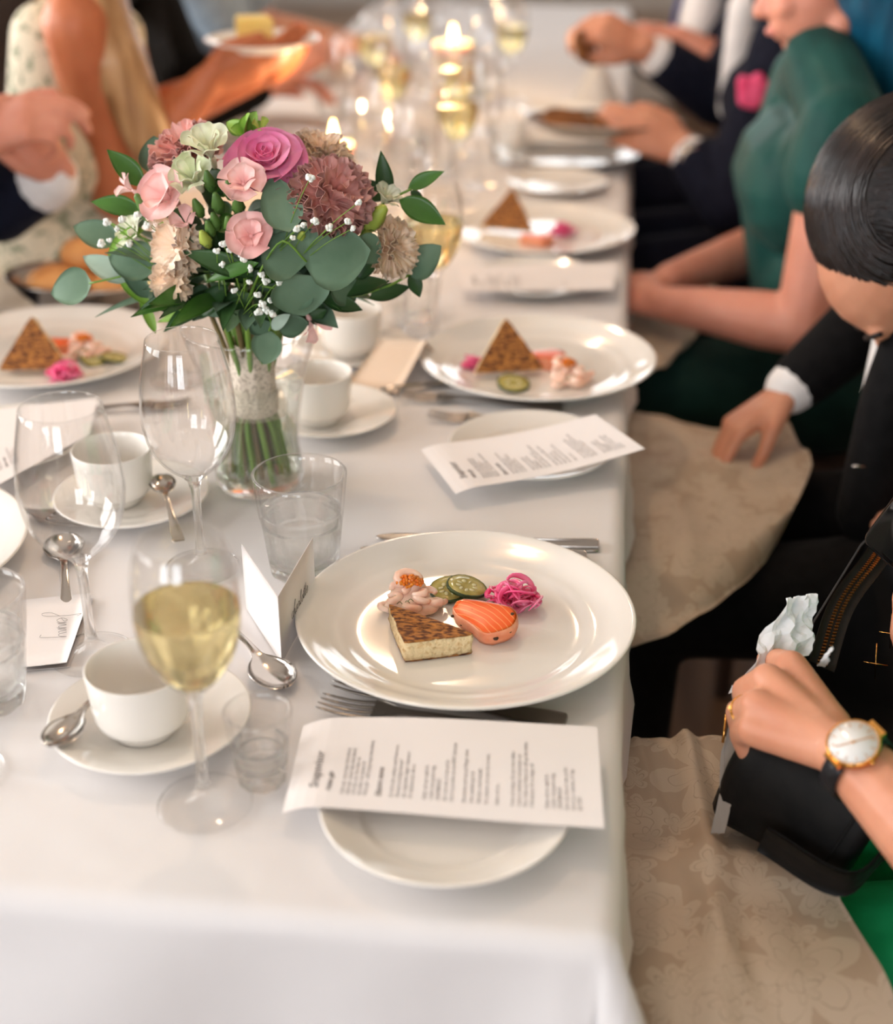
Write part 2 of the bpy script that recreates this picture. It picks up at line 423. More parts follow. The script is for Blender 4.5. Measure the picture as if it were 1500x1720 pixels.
# ---------------------------------------------------------------- coffee cups, saucers
def cup_vf():
    prof = [(0, .004), (.020, .004), (.0215, 0), (.0245, 0), (.0265, .003), (.0278, .0075), (.0285, .0085), (.033, .0105), (.0362, .0145), (.0380, .0205), (.0392, .032), (.0402, .046), (.0412, .0590),
            (.0409, .0606), (.0398, .0606), (.0390, .0590), (.0382, .046), (.0372, .032), (.0355, .0215), (.0325, .0150), (.027, .0108), (.015, .009), (0, .009)]
    return lathe(prof, 64)
M_saucer = M_china
def saucer_vf():
    prof = [(0, .004), (.026, .004), (.028, 0), (.033, 0), (.035, .004), (.06, .009), (.0785, .0165), (.080, .018), (.0795, .0193), (.0775, .0190), (.06, .0125), (.045, .0082), (.036, .0070), (.0325, .0055), (.028, .0052), (0, .0052)]
    return lathe(prof, 72)
_c = _s = None
def cup_saucer(c, lc, ls, so=(0, 0)):
    global _c, _s
    if _c is None:
        _c = mesh('coffee_cup', *cup_vf(), M_china); _s = mesh('saucer', *saucer_vf(), M_china); a, b = _c, _s
    else:
        a, b = _c.copy(), _s.copy(); COL.objects.link(a); COL.objects.link(b)
    b.location = (c[0] + so[0], c[1] + so[1], T + .001); a.location = (c[0], c[1], T + .0064)
    tag(a, lc, 'cup', 'white coffee cups'); tag(b, ls, 'saucer', 'white saucers')
C1, C2, C3 = G(243, 1222, T + .008), G(197, 838, T + .008), G(535, 703, T + .008)
cup_saucer(C1, 'white coffee cup in front, behind the glass of white wine', 'white saucer in front holding a teaspoon', (.004, .006))
cup_saucer(C2, 'white coffee cup between the two empty wine glasses', 'white saucer between the two empty wine glasses', (.018, -.004))
cup_saucer(C3, 'white coffee cup behind the flower vase', 'white saucer behind the flower vase', (.012, .004))

# ---------------------------------------------------------------- glasses
def wine_vf(H=.234, zb=.098, rm=.0435, rr=.033, Rb=.036, th=.0011, seg=64):
    foot = [(0, 0), (Rb * .97, 0), (Rb, .0010), (Rb * .985, .0020), (Rb * .8, .0029), (Rb * .5, .0046), (.013, .0072), (.0075, .012), (.0052, .019), (.0043, .032), (.0040, zb * .55), (.0041, zb - .03), (.0048, zb - .013), (.0066, zb - .004)]
    bw = spline([(.0066, zb - .004), (.0135, zb + .003), (rm * .66, zb + .017), (rm * .90, zb + .036), (rm, zb + .060), (rm * .985, zb + .080), (rm * .93, zb + .100), (rr, H)], 6)
    outer = foot + [tuple(p) for p in bw[1:]]
    inner = []
    for p in reversed(bw):
        if p[1] < zb + .0065: continue
        inner.append((p[0] - th - .0006 * max(0, 1 - (p[1] - zb) / .05), p[1] + (0 if p[1] > H - 1e-5 else .0004)))
    inner += [(.010, zb + .0075), (0, zb + .0066)]
    return lathe(outer + [(rr - th * .5, H + .0005)] + inner, seg), bw
def liquid_vf(bw, level, zb, seg=64, th=.0011):
    pts = [(max(.001, p[0] - th + .00015), p[1]) for p in bw if zb + .0066 < p[1] < level]
    rtop = np.interp(level, [p[1] for p in bw], [p[0] for p in bw]) - th + .00015
    return lathe([(0, zb + .0064), (.010, zb + .0073)] + pts + [(rtop, level), (rtop * .97, level - .0004), (0, level - .0004)], seg)
_wg = {}
def wine_glass(c, label, kind='big', wine=None, group='wine glasses on the table'):
    prm = dict(big=dict(), white=dict(H=.222, zb=.104, rm=.0375, rr=.0295, Rb=.0355), flute=dict(H=.225, zb=.092, rm=.027, rr=.023, Rb=.032))[kind]
    key = (kind, wine)
    if key in _wg: return dup(_wg[key], (c[0], c[1], T + .001), label=label, group=group)
    vf, bw = wine_vf(**prm)
    t = thing('wine_glass', label, 'wine glass', (c[0], c[1], T + .001), group=group)
    g = mesh('glass', *vf, [M_bowl, M_glass, M_foot], t); zb_ = prm.get('zb', .098)
    for p in g.data.polygons:
        r_ = math.hypot(p.center[0], p.center[1])
        if .008 < p.center[2] < zb_ - .002 or (p.center[2] < .003 and r_ > .0335) or p.center[2] > prm.get('H', .234) - .001: p.material_index = 1
        elif p.center[2] <= .008: p.material_index = 2
    if wine: mesh('wine', *liquid_vf(bw, prm.get('zb', .098) + wine, prm.get('zb', .098)), M_wine, t)
    _wg[key] = t; return t
wine_glass(G(345, 1352), 'glass of white wine standing in front of the coffee cup', 'white', .066)
wine_glass(G(157, 1102), 'empty wine glass on the left, beside the Jenny name card')
wine_glass(G(340, 955), 'empty wine glass in front of the flower vase')
def tumbler_vf(H, R, rb, facets=10, seg=80, th=.003, base=.012, step=.55):
    def rip(a, z):
        t = min(1, max(0, (H * step - z) / (H * .06)))
        f = abs(((a / (2 * PI) * facets) % 1) - .5) * 2
        return 1 - .045 * t * (1 - f * f * 1.6 if f < .79 else 0)
    outer = [(0, .0015), (rb * .8, .0015), (rb * .88, 0), (rb * .97, .001), (rb, .004)] + [(rb + (R - rb) * (k / 12) ** .9, .004 + (H - .004) * k / 12) for k in range(1, 13)]
    inner = [(rb + (R - rb) * (k / 12) ** .9 - th * (1.5 if k / 12 < step else 1), .004 + (H - .004) * k / 12) for k in range(12, 0, -1) if .004 + (H - .004) * k / 12 > base + .004]
    o1 = lathe(outer, seg, rip)
    prof = outer + [(R - th * .5, H + .0008)] + inner + [(inner[-1][0] - .004, base + .001), (0, base)]
    n_out = len(outer)
    def rip2(a, z): return rip(a, z)
    V, Fc = lathe(prof, seg)
    V = list(V); idx = 1                                # ripple the outer rings only
    for k in range(1, n_out):
        for j in range(seg):
            q = V[idx + j]; a = 2 * PI * j / seg; s_ = rip(a, q[2]); V[idx + j] = (q[0] * s_, q[1] * s_, q[2])
        idx += seg
    return (V, Fc), inner, base
_tb = {}
def tumbler(c, label, H, R, rb, fill=None, name='water_tumbler', cat='tumbler', group='water tumblers'):
    key = (H, R, fill)
    if key in _tb: return dup(_tb[key], (c[0], c[1], T + .001), label=label, group=group)
    vf, inner, base = tumbler_vf(H, R, rb)
    t = thing(name, label, cat, (c[0], c[1], T + .001), group=group)
    g = mesh('glass', *vf, [M_bowl, M_glass], t)
    for p in g.data.polygons:
        if p.center[2] < H * .5 or p.center[2] > H - .002: p.material_index = 1
    if fill:
        pts = sorted([(r + .0002, z) for r, z in inner if z < fill], key=lambda p: p[1])
        rt = np.interp(fill, [p[1] for p in sorted(inner, key=lambda p: p[1])], [p[0] for p in sorted(inner, key=lambda p: p[1])])
        mesh('water', *lathe([(0, base - .0002), (pts[0][0] - .004, base + .0008)] + pts + [(rt + .0002, fill), (rt * .95, fill - .0008), (0, fill - .0008)], 64), M_water, t)
    _tb[key] = t; return t
tumbler(G(511, 958), 'faceted glass of water behind the standing name card', .103, .0445, .033, .066)
tumbler(G(-22, 1178), 'faceted water glass cut by the left edge beside the Jenny card', .103, .0445, .033, .066)
tumbler(G(441, 1312), 'small shot glass of clear schnapps by the song sheet', .0645, .0258, .0185, .028, 'shot_glass', 'shot glass', 'shot glasses')
wine_glass(G(-72, 1300), 'wine glass whose round foot pokes in at the left edge', 'white', .066)

# ---------------------------------------------------------------- cutlery
def strip(prof, nx=6, th=.0018):
    """prof: list of (y, halfwidth, z, dish)"""
    P = spline(prof, 4); n = len(P) - 1
    def fn(u, v):
        k = min(int(round(v * n)), n); y, hw, z, d = P[k]; s = (u * 2 - 1)
        return (s * max(hw, .0003), y, z + d * s * s)
    return sheet(fn, nx, n, th)
def spoon_vf(L=.18):
    s = L / .18
    return strip([(0, .0055 * s, .003, 0), (.004 * s, .0085 * s, .003, 0), (.03 * s, .0075 * s, .004, -.0006), (.07 * s, .0042 * s, .008 * s, -.0008), (.105 * s, .0032 * s, .012 * s, -.0008), (.125 * s, .0050 * s, .010 * s, .0005),
                  (.135 * s, .0125 * s, .0055 * s, .004 * s), (.150 * s, .0185 * s, .0030 * s, .0075 * s), (.165 * s, .0170 * s, .0035 * s, .007 * s), (.176 * s, .010 * s, .0070 * s, .003 * s), (.180 * s, .0015, .0095 * s, 0)], 8)
def fork_parts():
    handle = strip([(0, .0075, .004, 0), (.006, .0115, .004, 0), (.04, .0095, .0055, -.0012), (.08, .006, .0070, -.0012), (.11, .0040, .0085, -.001), (.128, .0040, .0085, -.0005), (.138, .008, .0070, .0004), (.146, .0122, .0060, .0012), (.152, .0125, .0056, .0012)], 6, .0024)
    tines = []
    for k in range(4):
        x = (-.0105 + k * .007)
        tines.append(tube(spline([(x, .150, .0052), (x * .98, .165, .0042), (x * .96, .180, .0050), (x * .94, .198, .0085)], 3), [.0021, .0021, .0021, .0020, .0019, .0019, .0018, .0016, .0014, .0007][:10], 8, flat=.6))
    return handle, tines
def knife_parts():
    handle = strip([(0, .006, .0045, 0), (.006, .0105, .0045, 0), (.05, .0085, .0045, -.001), (.09, .0062, .0045, -.001)], 6, .004)
    blade = strip([(.088, .0062, .0035, 0), (.10, .0095, .003, 0), (.16, .0098, .003, 0), (.20, .0085, .003, 0), (.217, .004, .003, 0), (.222, .0004, .003, 0)], 4, .0014)
    return handle, blade
def lay(o, end, tip, z=T + .001, pitch=0.0, roll=0.0):
    """put a piece of cutlery (handle end at its origin, pointing +y) between two points"""
    d = Vector(tip) - Vector(end); o.location = (end[0], end[1], z); o.rotation_euler = Euler((pitch, roll, math.atan2(-d.x, d.y)), 'XYZ')
_k = {}
def fork(end, tip, label, z=T + .001, group='forks', pitch=0.0):
    if 'fork' not in _k:
        t = thing('fork', label, 'fork', group=group); h, ts = fork_parts(); mesh('handle', *h, M_steeld, t)
        for q in ts: mesh('tine', *q, M_steeld, t)
        _k['fork'] = t
    else: t = dup(_k['fork'], label=label, group=group)
    lay(t, end, tip, z, pitch); return t
def knife(end, tip, label, z=T + .001, s=1.0, group='knives'):
    if 'knife' not in _k:
        t = thing('table_knife', label, 'knife', group=group); h, b = knife_parts(); mesh('handle', *h, M_steel, t); mesh('blade', *b, M_steel, t); _k['knife'] = t
    else: t = dup(_k['knife'], label=label, group=group)
    lay(t, end, tip, z); t.scale = (s, s, s); return t
def spoon(end, tip, label, z=T + .001, s=1.0, group='spoons', pitch=0.0, flip=False):
    if 'spoon' not in _k: o = mesh('spoon', *spoon_vf(), M_steel); _k['spoon'] = o
    else: o = _k['spoon'].copy(); COL.objects.link(o)
    tag(o, label, 'spoon', group); lay(o, end, tip, z, pitch); o.scale = (s, s, s); return o
fork(G(950, 1219), G(510, 1146), 'dark steel fork tucked under the rim of the sharp dinner plate', T + .001)
fork(G(938, 1243), G(526, 1190), 'dark steel fork half under the sharp song sheet', T + .001)
knife(G(1006, 921), G(632, 906), 'steel table knife lying nearest behind the sharp dinner plate')
knife(G(985, 941), G(600, 926), 'steel table knife mostly hidden behind the sharp dinner plate')
spoon(G(338, 1010), G(452, 1138), 'dessert spoon pointing at the viewer beside the standing name card')
spoon(G(115, 1068), G(108, 905), 'dessert spoon under the left empty wine glass, bowl away from viewer')
spoon(G(247, 1133), G(124, 1258), 'teaspoon resting on the front saucer beside the cup', T + .0195, .78, 'teaspoons', -.02)
spoon(G(300, 905, T + .02), G(263, 790, T + .02), 'teaspoon standing on the saucer between the empty wine glasses', T + .016, .72, 'teaspoons', .06)
fork(G(945, 688), G(690, 672), 'steel fork between the second dinner plate and its bread plate', T + .001)
fork(G(1000, 722), G(722, 705), 'steel fork half hidden by the second bread plate', T + .001)
fork(G(-120, 838), G(62, 872), 'steel fork at the left edge above the cut-off dinner plate', T + .001)
fork(G(40, 700), G(222, 690), 'steel fork by the left song sheet, tines toward the vase', T + .001)
spoon(G(790, 640), G(600, 676), 'dessert spoon under the cream name card behind the vase')
knife(G(668, 640), G(560, 690), 'steel knife whose end shows beside the cream name card', s=.8)

# ---------------------------------------------------------------- paper: song sheets and name cards
def song_sheet(corners, lift, label, lines, name='song_sheet'):
    """corners: far left, far right, near right, near left (world); lift(u, v) -> extra height; text runs across the sheet, far end up"""
    a, b, c, d = [Vector(p) for p in corners]
    def pos(u, v): return a.lerp(b, u).lerp(d.lerp(c, u), v) + Vector((0, 0, lift(u, v)))
    t = thing(name, label, 'song sheet', (d + c) / 2, group='printed song sheets'); O = t.location.copy()
    mesh('paper', *sheet(lambda u, v: pos(u, v) - O, 30, 12, .0003), M_paper, t, False)
    for (u, v0, size, txt, bold) in lines:
        V, Fc = text_mesh(txt, size, .28, .0001 if bold else 0)
        W = (b - a).length; Hh = (d - a).length; out = []
        for q in V:                                     # text x runs from near edge to far edge, text y runs toward the left end
            uu = u - q.y / W; vv = v0 - q.x / Hh
            uu = min(max(uu, .002), .998); vv = min(max(vv, .002), .998)
            out.append(pos(uu, vv) + Vector((0, 0, .0005)) - O)
        mesh('printed_line', out, Fc, M_ink, t, False)
    return t
SONG = [(.100, .80, .0100, 'Snapsvisor', 1), (.143, .83, .0056, 'Helan går', 1), (.303, .86, .0056, 'Sjöpers nanna', 1), (.676, .86, .0038, 'Helan och en...', 0)]
for u0, du, sz, ls in ((.185, .0185, .0038, ['Helan går, sjung hopp faderallanlej', 'Helan går, sjung hopp faderallanlej', 'Och den som inte helan tar', 'han heller inte halvan får', 'Helan går... skål! sjung hopp faderallanlej']),
                       (.342, .0205, .0040, ['Så drick den nubben med Svensson,', 'Himmel så härlig himmel!', 'Att organisera begär: Svensson', 'Är minnena bär alla se.']),
                       (.447, .0215, .0038, ['Helan och ens rejält fur,', 'I söder med gamla sång,', 'CRAMBINGO', 'Ska ni på våra, är man på fyr,', 'Som är ju jordens en nya BMX Cabriolet']),
                       (.572, .0235, .0038, ['Bordsvisan och men på Mange wåtta', 'Som snubblar gick då', 'Med fyra i hand beställa', 'För männen och snart dyr te hem,']),
                       (.724, .0205, .0038, ['Vi tar och skapar för jens fram hallen,', 'I stan är studenten med potatis och', 'Från vi åker att Nissan har dill og från hallen,', 'Vi försvinner för en klippa till']),
                       (.832, .0205, .0038, ['Helan och en rejält fur,', 'I söder med gamla sång,', 'CRAMBINGO', 'Ska ni på våra, är man på fyr,', 'Som är ju i sommar, är dag', 'SJU NIO'])):
    SONG += [(u0 + du * i, .86, sz, q, 0) for i, q in enumerate(ls)]
zA = T + .0222
droop = lambda u: -.007 * max(0, 1 - u / .13) ** 2
song_sheet([G(509, 1207, zA), G(1003, 1221, zA + .004), G(1015, 1391, zA + .003), G(474, 1352, zA)],
           lambda u, v: .0035 * math.sin(PI * u) * (1 - v) + .0006 * math.sin(6 * u) + droop(u), 'sharp song sheet headed Snapsvisor on the front bread plate', SONG)
song_sheet([G(707, 748, zA), G(1000, 696, zA + .022), G(1083, 754, zA + .014), G(766, 822, zA + .001)],
           lambda u, v: -.006 * math.sin(PI * u) + droop(u) * .8, 'song sheet lying slanted over the bread plate at the second place', SONG)
song_sheet([G(768, 447, zA), G(1035, 441, zA + .006), G(1030, 486, zA + .002), G(778, 488, zA)], lambda u, v: -.001 * math.sin(PI * u), 'blurred song sheet lying level in front of the third dinner plate', SONG[:12])
song_sheet([G(-110, 700, zA), G(165, 668, zA + .004), G(150, 730, zA), G(-40, 835, zA)], lambda u, v: 0, 'song sheet at the left edge behind the left empty wine glass', SONG[:12])
def pen(pts, r=.00035, parent=None, name='handwriting'):
    return mesh(name, *tube(spline(pts, 4), r, 5), M_ink, parent)
SCRIPT = {  # handwritten letter strokes in a unit box: list of polylines, advance
 'c': ([[(.5, .42), (.3, .5), (.08, .25), (.3, 0), (.55, .15)]], .5), 'h': ([[(0, 0), (.15, .5), (.35, 1.05), (.2, 1.0), (.08, 0), (.25, .45), (.4, .35), (.42, 0), (.55, .12)]], .5),
 'a': ([[(.5, .4), (.25, .48), (.08, .2), (.25, 0), (.45, .3), (.5, .45), (.45, .1), (.65, .1)]], .58), 'r': ([[(0, .05), (.15, .5), (.2, .4), (.4, .42), (.36, .05), (.55, .12)]], .48),
 'l': ([[(0, .1), (.25, .7), (.25, 1.05), (.12, .8), (.12, .1), (.35, .08)]], .32), 'i': ([[(0, .1), (.15, .48), (.15, .05), (.35, .12)], [(.2, .72), (.22, .75)]], .32),
 't': ([[(0, .1), (.2, .95), (.14, .1), (.35, .1)], [(0, .6), (.4, .66)]], .36), 'e': ([[(.05, .2), (.4, .35), (.3, .5), (.08, .25), (.25, 0), (.5, .15)]], .46),
 'n': ([[(0, 0), (.1, .45), (.12, .05), (.28, .45), (.36, .1), (.5, .12)]], .48), 'o': ([[(.3, .48), (.06, .25), (.28, 0), (.46, .25), (.3, .48), (.55, .4)]], .52),
 'y': ([[(0, .45), (.12, .1), (.32, .15), (.4, .45), (.36, -.1), (.25, -.75), (.02, -.72)]], .46), 'J': ([[(.75, .95), (.55, 1.15), (.62, .6), (.5, -.5), (.22, -.7), (.2, -.3), (.55, .1)]], .72)}
def write_on(word, origin, ex, ey, size, parent, O):
    x = 0
    for ch in word:
        strokes, adv = SCRIPT[ch]
        for st in strokes: pen([Vector(origin) + Vector(ex) * (x + p[0]) * size + Vector(ey) * p[1] * size - O for p in st], .00017, parent)
        x += adv
def folded_card(fold0, fold1, a, b, label, word=None, size=.012):
    """fold edge from fold0 (bottom) to fold1 (top); a, b: vectors from the fold to the two free edges"""
    f0, f1, a, b = Vector(fold0), Vector(fold1), Vector(a), Vector(b)
    t = thing('name_card', label, 'name card', f0, group='folded name cards')
    for vec in (a, b):
        mesh('panel', *sheet(lambda u, v, vec=vec: (f1 - f0) * v + vec * u + Vector((0, 0, 0)), 4, 4, .0004), M_paper, t)
    return t
fb = G(474, 1116); hcard = .068
cardA = folded_card((fb.x, fb.y, T + .0012), (fb.x, fb.y, T + hcard), G(414, 1023) - fb, G(531, 1011) - fb, 'white folded name card standing upright beside the sharp dinner plate')
vec = (G(531, 1011) - fb); ex = vec.normalized(); nrm = ex.cross(Vector((0, 0, 1))).normalized()
write_on('charlotte', fb + vec * .28 + nrm * .0006 + Vector((0, 0, .026)), ex, Vector((0, 0, 1)) + ex * .3, .0125, cardA, fb + Vector((0, 0, .0012)))
# the Jenny card lies on its side, panels nearly closed
j0, j1, j2, j3 = G(30, 1009, T + .007), G(152, 997, T + .006), G(112, 1113, T + .006), G(24, 1123, T + .006)
tj = thing('name_card', 'white name card reading Jenny lying flat beside the left water glass', 'name card', (j2 + j3) / 2, group='folded name cards'); Oj = tj.location.copy()
mesh('panel', *sheet(lambda u, v: (j0.lerp(j1, u)).lerp(j3.lerp(j2, u), v) - Oj, 6, 6, .0004), M_paper, tj)
mesh('panel', *sheet(lambda u, v: (j0.lerp(j1, u)).lerp(j3.lerp(j2, u), v) - Oj + Vector((.002, .001, -.0035 - .0015 * u)), 6, 6, .0004), M_paper, tj)
exj = (j3 - j0).normalized(); eyj = (j1 - j0).normalized(); nj = eyj.cross(exj); nj = nj if nj.z > 0 else -nj
write_on('Jenny', j0 + (j3 - j0) * .24 + (j1 - j0) * .54 + nj * .0022, exj, eyj, .0185, tj, Oj)
# cream card behind the vase
M_cream = mat('cream_card', S(232, 208, 186), rough=.8, spec=.2, bump=.05, bscale=200, bdist=.0002)
k0, k1, k2, k3 = G(640, 568, T + .045), G(716, 572, T + .045), G(668, 662, T + .004), G(583, 645, T + .004)
tk = thing('name_card', 'cream folded name card behind the vase, next to the second dinner plate', 'name card', (k2 + k3) / 2, group='folded name cards'); Ok = tk.location.copy()
mesh('panel', *sheet(lambda u, v: (k0.lerp(k1, u)).lerp(k3.lerp(k2, u), v) - Ok, 6, 6, .0004), M_cream, tk)
kb = Vector((.012, .05, -.043))
mesh('panel', *sheet(lambda u, v: k0.lerp(k1, u) + kb * v - Ok, 6, 6, .0004), M_cream, tk)
M_crumb = mat('bread_crumb', S(238, 212, 166), rough=.9, col2=S(196, 150, 92), scale=230, contrast=(.5, .78), bump=1.0, bscale=200, bdist=.004)
M_toast = mat('toasted_crust', S(186, 120, 54), rough=.7, col2=S(84, 40, 12), scale=150, detail=8, contrast=(.40, .60), bump=.9, bscale=160, bdist=.0022, stretch=(1, 2.4, 1))
M_salmon_side = mat('salmon_edge', S(244, 172, 138), rough=.35, col2=S(236, 140, 100), scale=60, sss=.2, ssr=(.8, .3, .15), bump=.4, bscale=120)
def salmon_material():
    m, N, L, B = _mat('salmon_flesh'); B.inputs['Roughness'].default_value = .28; B.inputs['Subsurface Weight'].default_value = .15; B.inputs['Subsurface Radius'].default_value = (.8, .25, .1); B.inputs['Subsurface Scale'].default_value = .006
    tc = N.new('ShaderNodeTexCoord'); mp = N.new('ShaderNodeMapping'); L.new(tc.outputs['Object'], mp.inputs['Vector']); mp.inputs['Location'].default_value = (.03, .055, 0)
    wv = N.new('ShaderNodeTexWave'); wv.wave_type = 'RINGS'; wv.rings_direction = 'Z'; wv.inputs['Scale'].default_value = 62; wv.inputs['Distortion'].default_value = 1.8; wv.inputs['Detail'].default_value = 1
    L.new(mp.outputs[0], wv.inputs['Vector'])
    cr = N.new('ShaderNodeValToRGB'); cr.color_ramp.elements[0].position = .93; cr.color_ramp.elements[1].position = 1.0
    cr.color_ramp.elements[0].color = (*S(240, 90, 18), 1); cr.color_ramp.elements[1].color = (*S(250, 160, 100), 1)
    L.new(wv.outputs['Fac'], cr.inputs['Fac']); L.new(cr.outputs['Color'], B.inputs['Base Color']); return m
M_salmon = salmon_material()
M_pepper = mat('black_pepper', S(46, 34, 26), rough=.8, col2=S(80, 60, 40), scale=300)
M_peel = mat('cucumber_peel', S(44, 62, 28), rough=.35, col2=S(70, 88, 40), scale=80)
M_cuke = mat('pickled_cucumber', S(164, 150, 66), rough=.18, col2=S(196, 184, 112), scale=70, sss=.3, ssr=(.4, .5, .2), coat=.4, bump=.3, bscale=120)
M_seed = mat('cucumber_seed', S(214, 208, 160), rough=.3)
M_onion = mat('pickled_onion', S(240, 70, 128), rough=.22, col2=S(248, 150, 180), scale=45, contrast=(.4, .72), sss=.35, ssr=(.8, .3, .5), coat=.3)
M_shrimp = mat('shrimp', S(252, 218, 200), rough=.3, col2=S(244, 184, 156), scale=60, sss=.35, ssr=(.7, .4, .3), coat=.3)
M_dress = mat('shrimp_dressing', S(250, 222, 204), rough=.3, col2=S(244, 196, 170), scale=50, sss=.3, coat=.3, bump=.3, bscale=90)
M_roe = mat('orange_roe', S(248, 108, 10), rough=.12, sss=.4, ssr=(.9, .3, .05), coat=.5, col2=S(252, 140, 30), scale=200)
M_dill = mat('dill', S(74, 98, 40), rough=.6, col2=S(100, 124, 60), scale=200)

def toast_thing(label, corners, z0, th, group='toast triangles'):
    """corners: three world points (x, y) of the wedge, z0 its underside"""
    c = sum((Vector((p[0], p[1], 0)) for p in corners), Vector()) / 3
    t = thing('toast', label, 'toast', (c.x, c.y, z0), group=group)
    def ring(s_, z, jit, rnd):
        pts = []; n = 14
        for i in range(3):
            a, b = Vector(corners[i][:2]), Vector(corners[(i + 1) % 3][:2])
            for k in range(n):
                p = a.lerp(b, k / n); e = min(k, n - k) / n
                q = (p - Vector((c.x, c.y))) * s_
                q *= 1 - (.045 * max(0, 1 - e * 9))
                pts.append((q.x + rnd.uniform(-jit, jit), q.y + rnd.uniform(-jit, jit), z + rnd.uniform(-jit, jit) * .6))
        return pts
    rnd = random.Random(3)
    def loft(rows, cap0=True, cap1=True):
        V, Fc, n = [], [], len(rows[0])
        for r in rows: V += r
        for i in range(len(rows) - 1):
            for k in range(n): Fc.append((i * n + k, i * n + (k + 1) % n, (i + 1) * n + (k + 1) % n, (i + 1) * n + k))
        if cap0: Fc.append(tuple(range(n - 1, -1, -1)))
        if cap1: Fc.append(tuple((len(rows) - 1) * n + k for k in range(n)))
        return V, Fc
    mesh('crumb', *loft([ring(.985, .0015, .0003, rnd), ring(1, th * .3, .0013, rnd), ring(.985, th * .5, .0010, rnd), ring(1.0, th * .75, .0012, rnd), ring(.99, th * .95, .0003, rnd)]), M_crumb, t)
    n = 42; top0 = ring(1.0, th * .93, .0004, rnd); top1 = ring(.985, th, .0004, rnd)
    V, Fc = loft([top0, top1], True, False)
    rows = [top1] + [[(p[0] * s_, p[1] * s_, th + rnd.uniform(-.0006, .0007)) for p in ring(1, 0, .0004, rnd)] for s_ in (.8, .55, .3, .1)]
    V2, F2 = loft(rows, False, True)
    mesh('toasted_top', *joinvf((V, Fc), (V2, F2)), M_toast, t)
    mesh('toasted_base', *loft([ring(.97, 0, .0003, rnd), ring(.985, .002, .0004, rnd)]), M_toast, t)
    return t
def salmon_thing(label, loc, rz, s=1.0, group='salmon slices'):
    t = thing('salmon_slice', label, 'salmon', loc, rz, group=group); t.scale = (s,) * 3
    out = [tuple(p) for p in spline([(-.030, .004), (-.026, .014), (-.012, .0165), (.006, .0155), (.021, .0130), (.028, .004), (.0255, -.009), (.012, -.0185), (.002, -.0195), (-.012, -.010), (-.024, -.0035), (-.030, .004)], 4)[:-1]]
    n = len(out); rnd = random.Random(5); rows = []
    for s_, z in ((.96, 0), (1.0, .004), (1.0, .013), (.975, .0155)): rows.append([(p[0] * s_ + rnd.uniform(-.0004, .0004), p[1] * s_ + rnd.uniform(-.0004, .0004), z) for p in out])
    V = sum(rows, []); Fc = []
    for i in range(3):
        for k in range(n): Fc.append((i * n + k, i * n + (k + 1) % n, (i + 1) * n + (k + 1) % n, (i + 1) * n + k))
    Fc.append(tuple(range(n - 1, -1, -1))); Fc.append(tuple(3 * n + k for k in range(n)))
    mesh('seared_edge', V, Fc, M_salmon_side, t)
    rows = [[(p[0] * s_ * .965, p[1] * s_ * .965, .0156 + .0010 * (1 - s_ ** 4)) for p in out] for s_ in (1, .9, .7, .45, .2)]
    V = sum(rows, []); Fc = []
    for i in range(4):
        for k in range(n): Fc.append((i * n + k, i * n + (k + 1) % n, (i + 1) * n + (k + 1) % n, (i + 1) * n + k))
    Fc.append(tuple(4 * n + k for k in range(n))); Fc.append(tuple(range(n - 1, -1, -1)))
    mesh('flesh', V, Fc, M_salmon, t)
    for (x, y, z, r) in ((.023, .005, .0160, .0018), (.013, -.0183, .009, .0026), (-.004, .0165, .0135, .0020), (.004, .016, .014, .0018), (.010, .0150, .0145, .0014), (-.012, .004, .0162, .0009), (-.029, .001, .008, .0018), (.0235, -.010, .010, .0017), (-.020, -.005, .005, .0014)):
        mesh('pepper_crumb', *ball((x, y, z), r, 7, 4, (1, 1, .5)), M_pepper, t)
    return t
def cucumber_thing(label, loc, rot, s=1.0, group='pickled cucumber slices'):
    t = thing('cucumber_slice', label, 'cucumber slice', loc, rot=rot, group=group); t.scale = (s,) * 3
    R = .0185; h = .0032
    def rip(a, z): return 1 + .022 * math.sin(3 * a) + .014 * math.sin(17 * a)
    mesh('flesh', *lathe([(0, 0), (R * .93, 0), (R * .955, h * .5), (R * .93, h), (R * .6, h * .92), (R * .3, h * .8), (0, h * .8)], 40, rip), M_cuke, t)
    mesh('peel', *lathe([(R * .93, -.0001), (R, .0003), (R * 1.01, h * .5), (R, h - .0003), (R * .93, h + .0001), (R * .94, h * .5), (R * .93, -.0001)], 40, rip), M_peel, t)
    for k in range(9):
        a = k * 2 * PI / 9; mesh('seed', *ball((R * .42 * math.cos(a), R * .42 * math.sin(a), h * .86), .0016, 6, 4, (1.5 * abs(math.cos(a)) + .6, 1.5 * abs(math.sin(a)) + .6, .35)), M_seed, t)
    return t
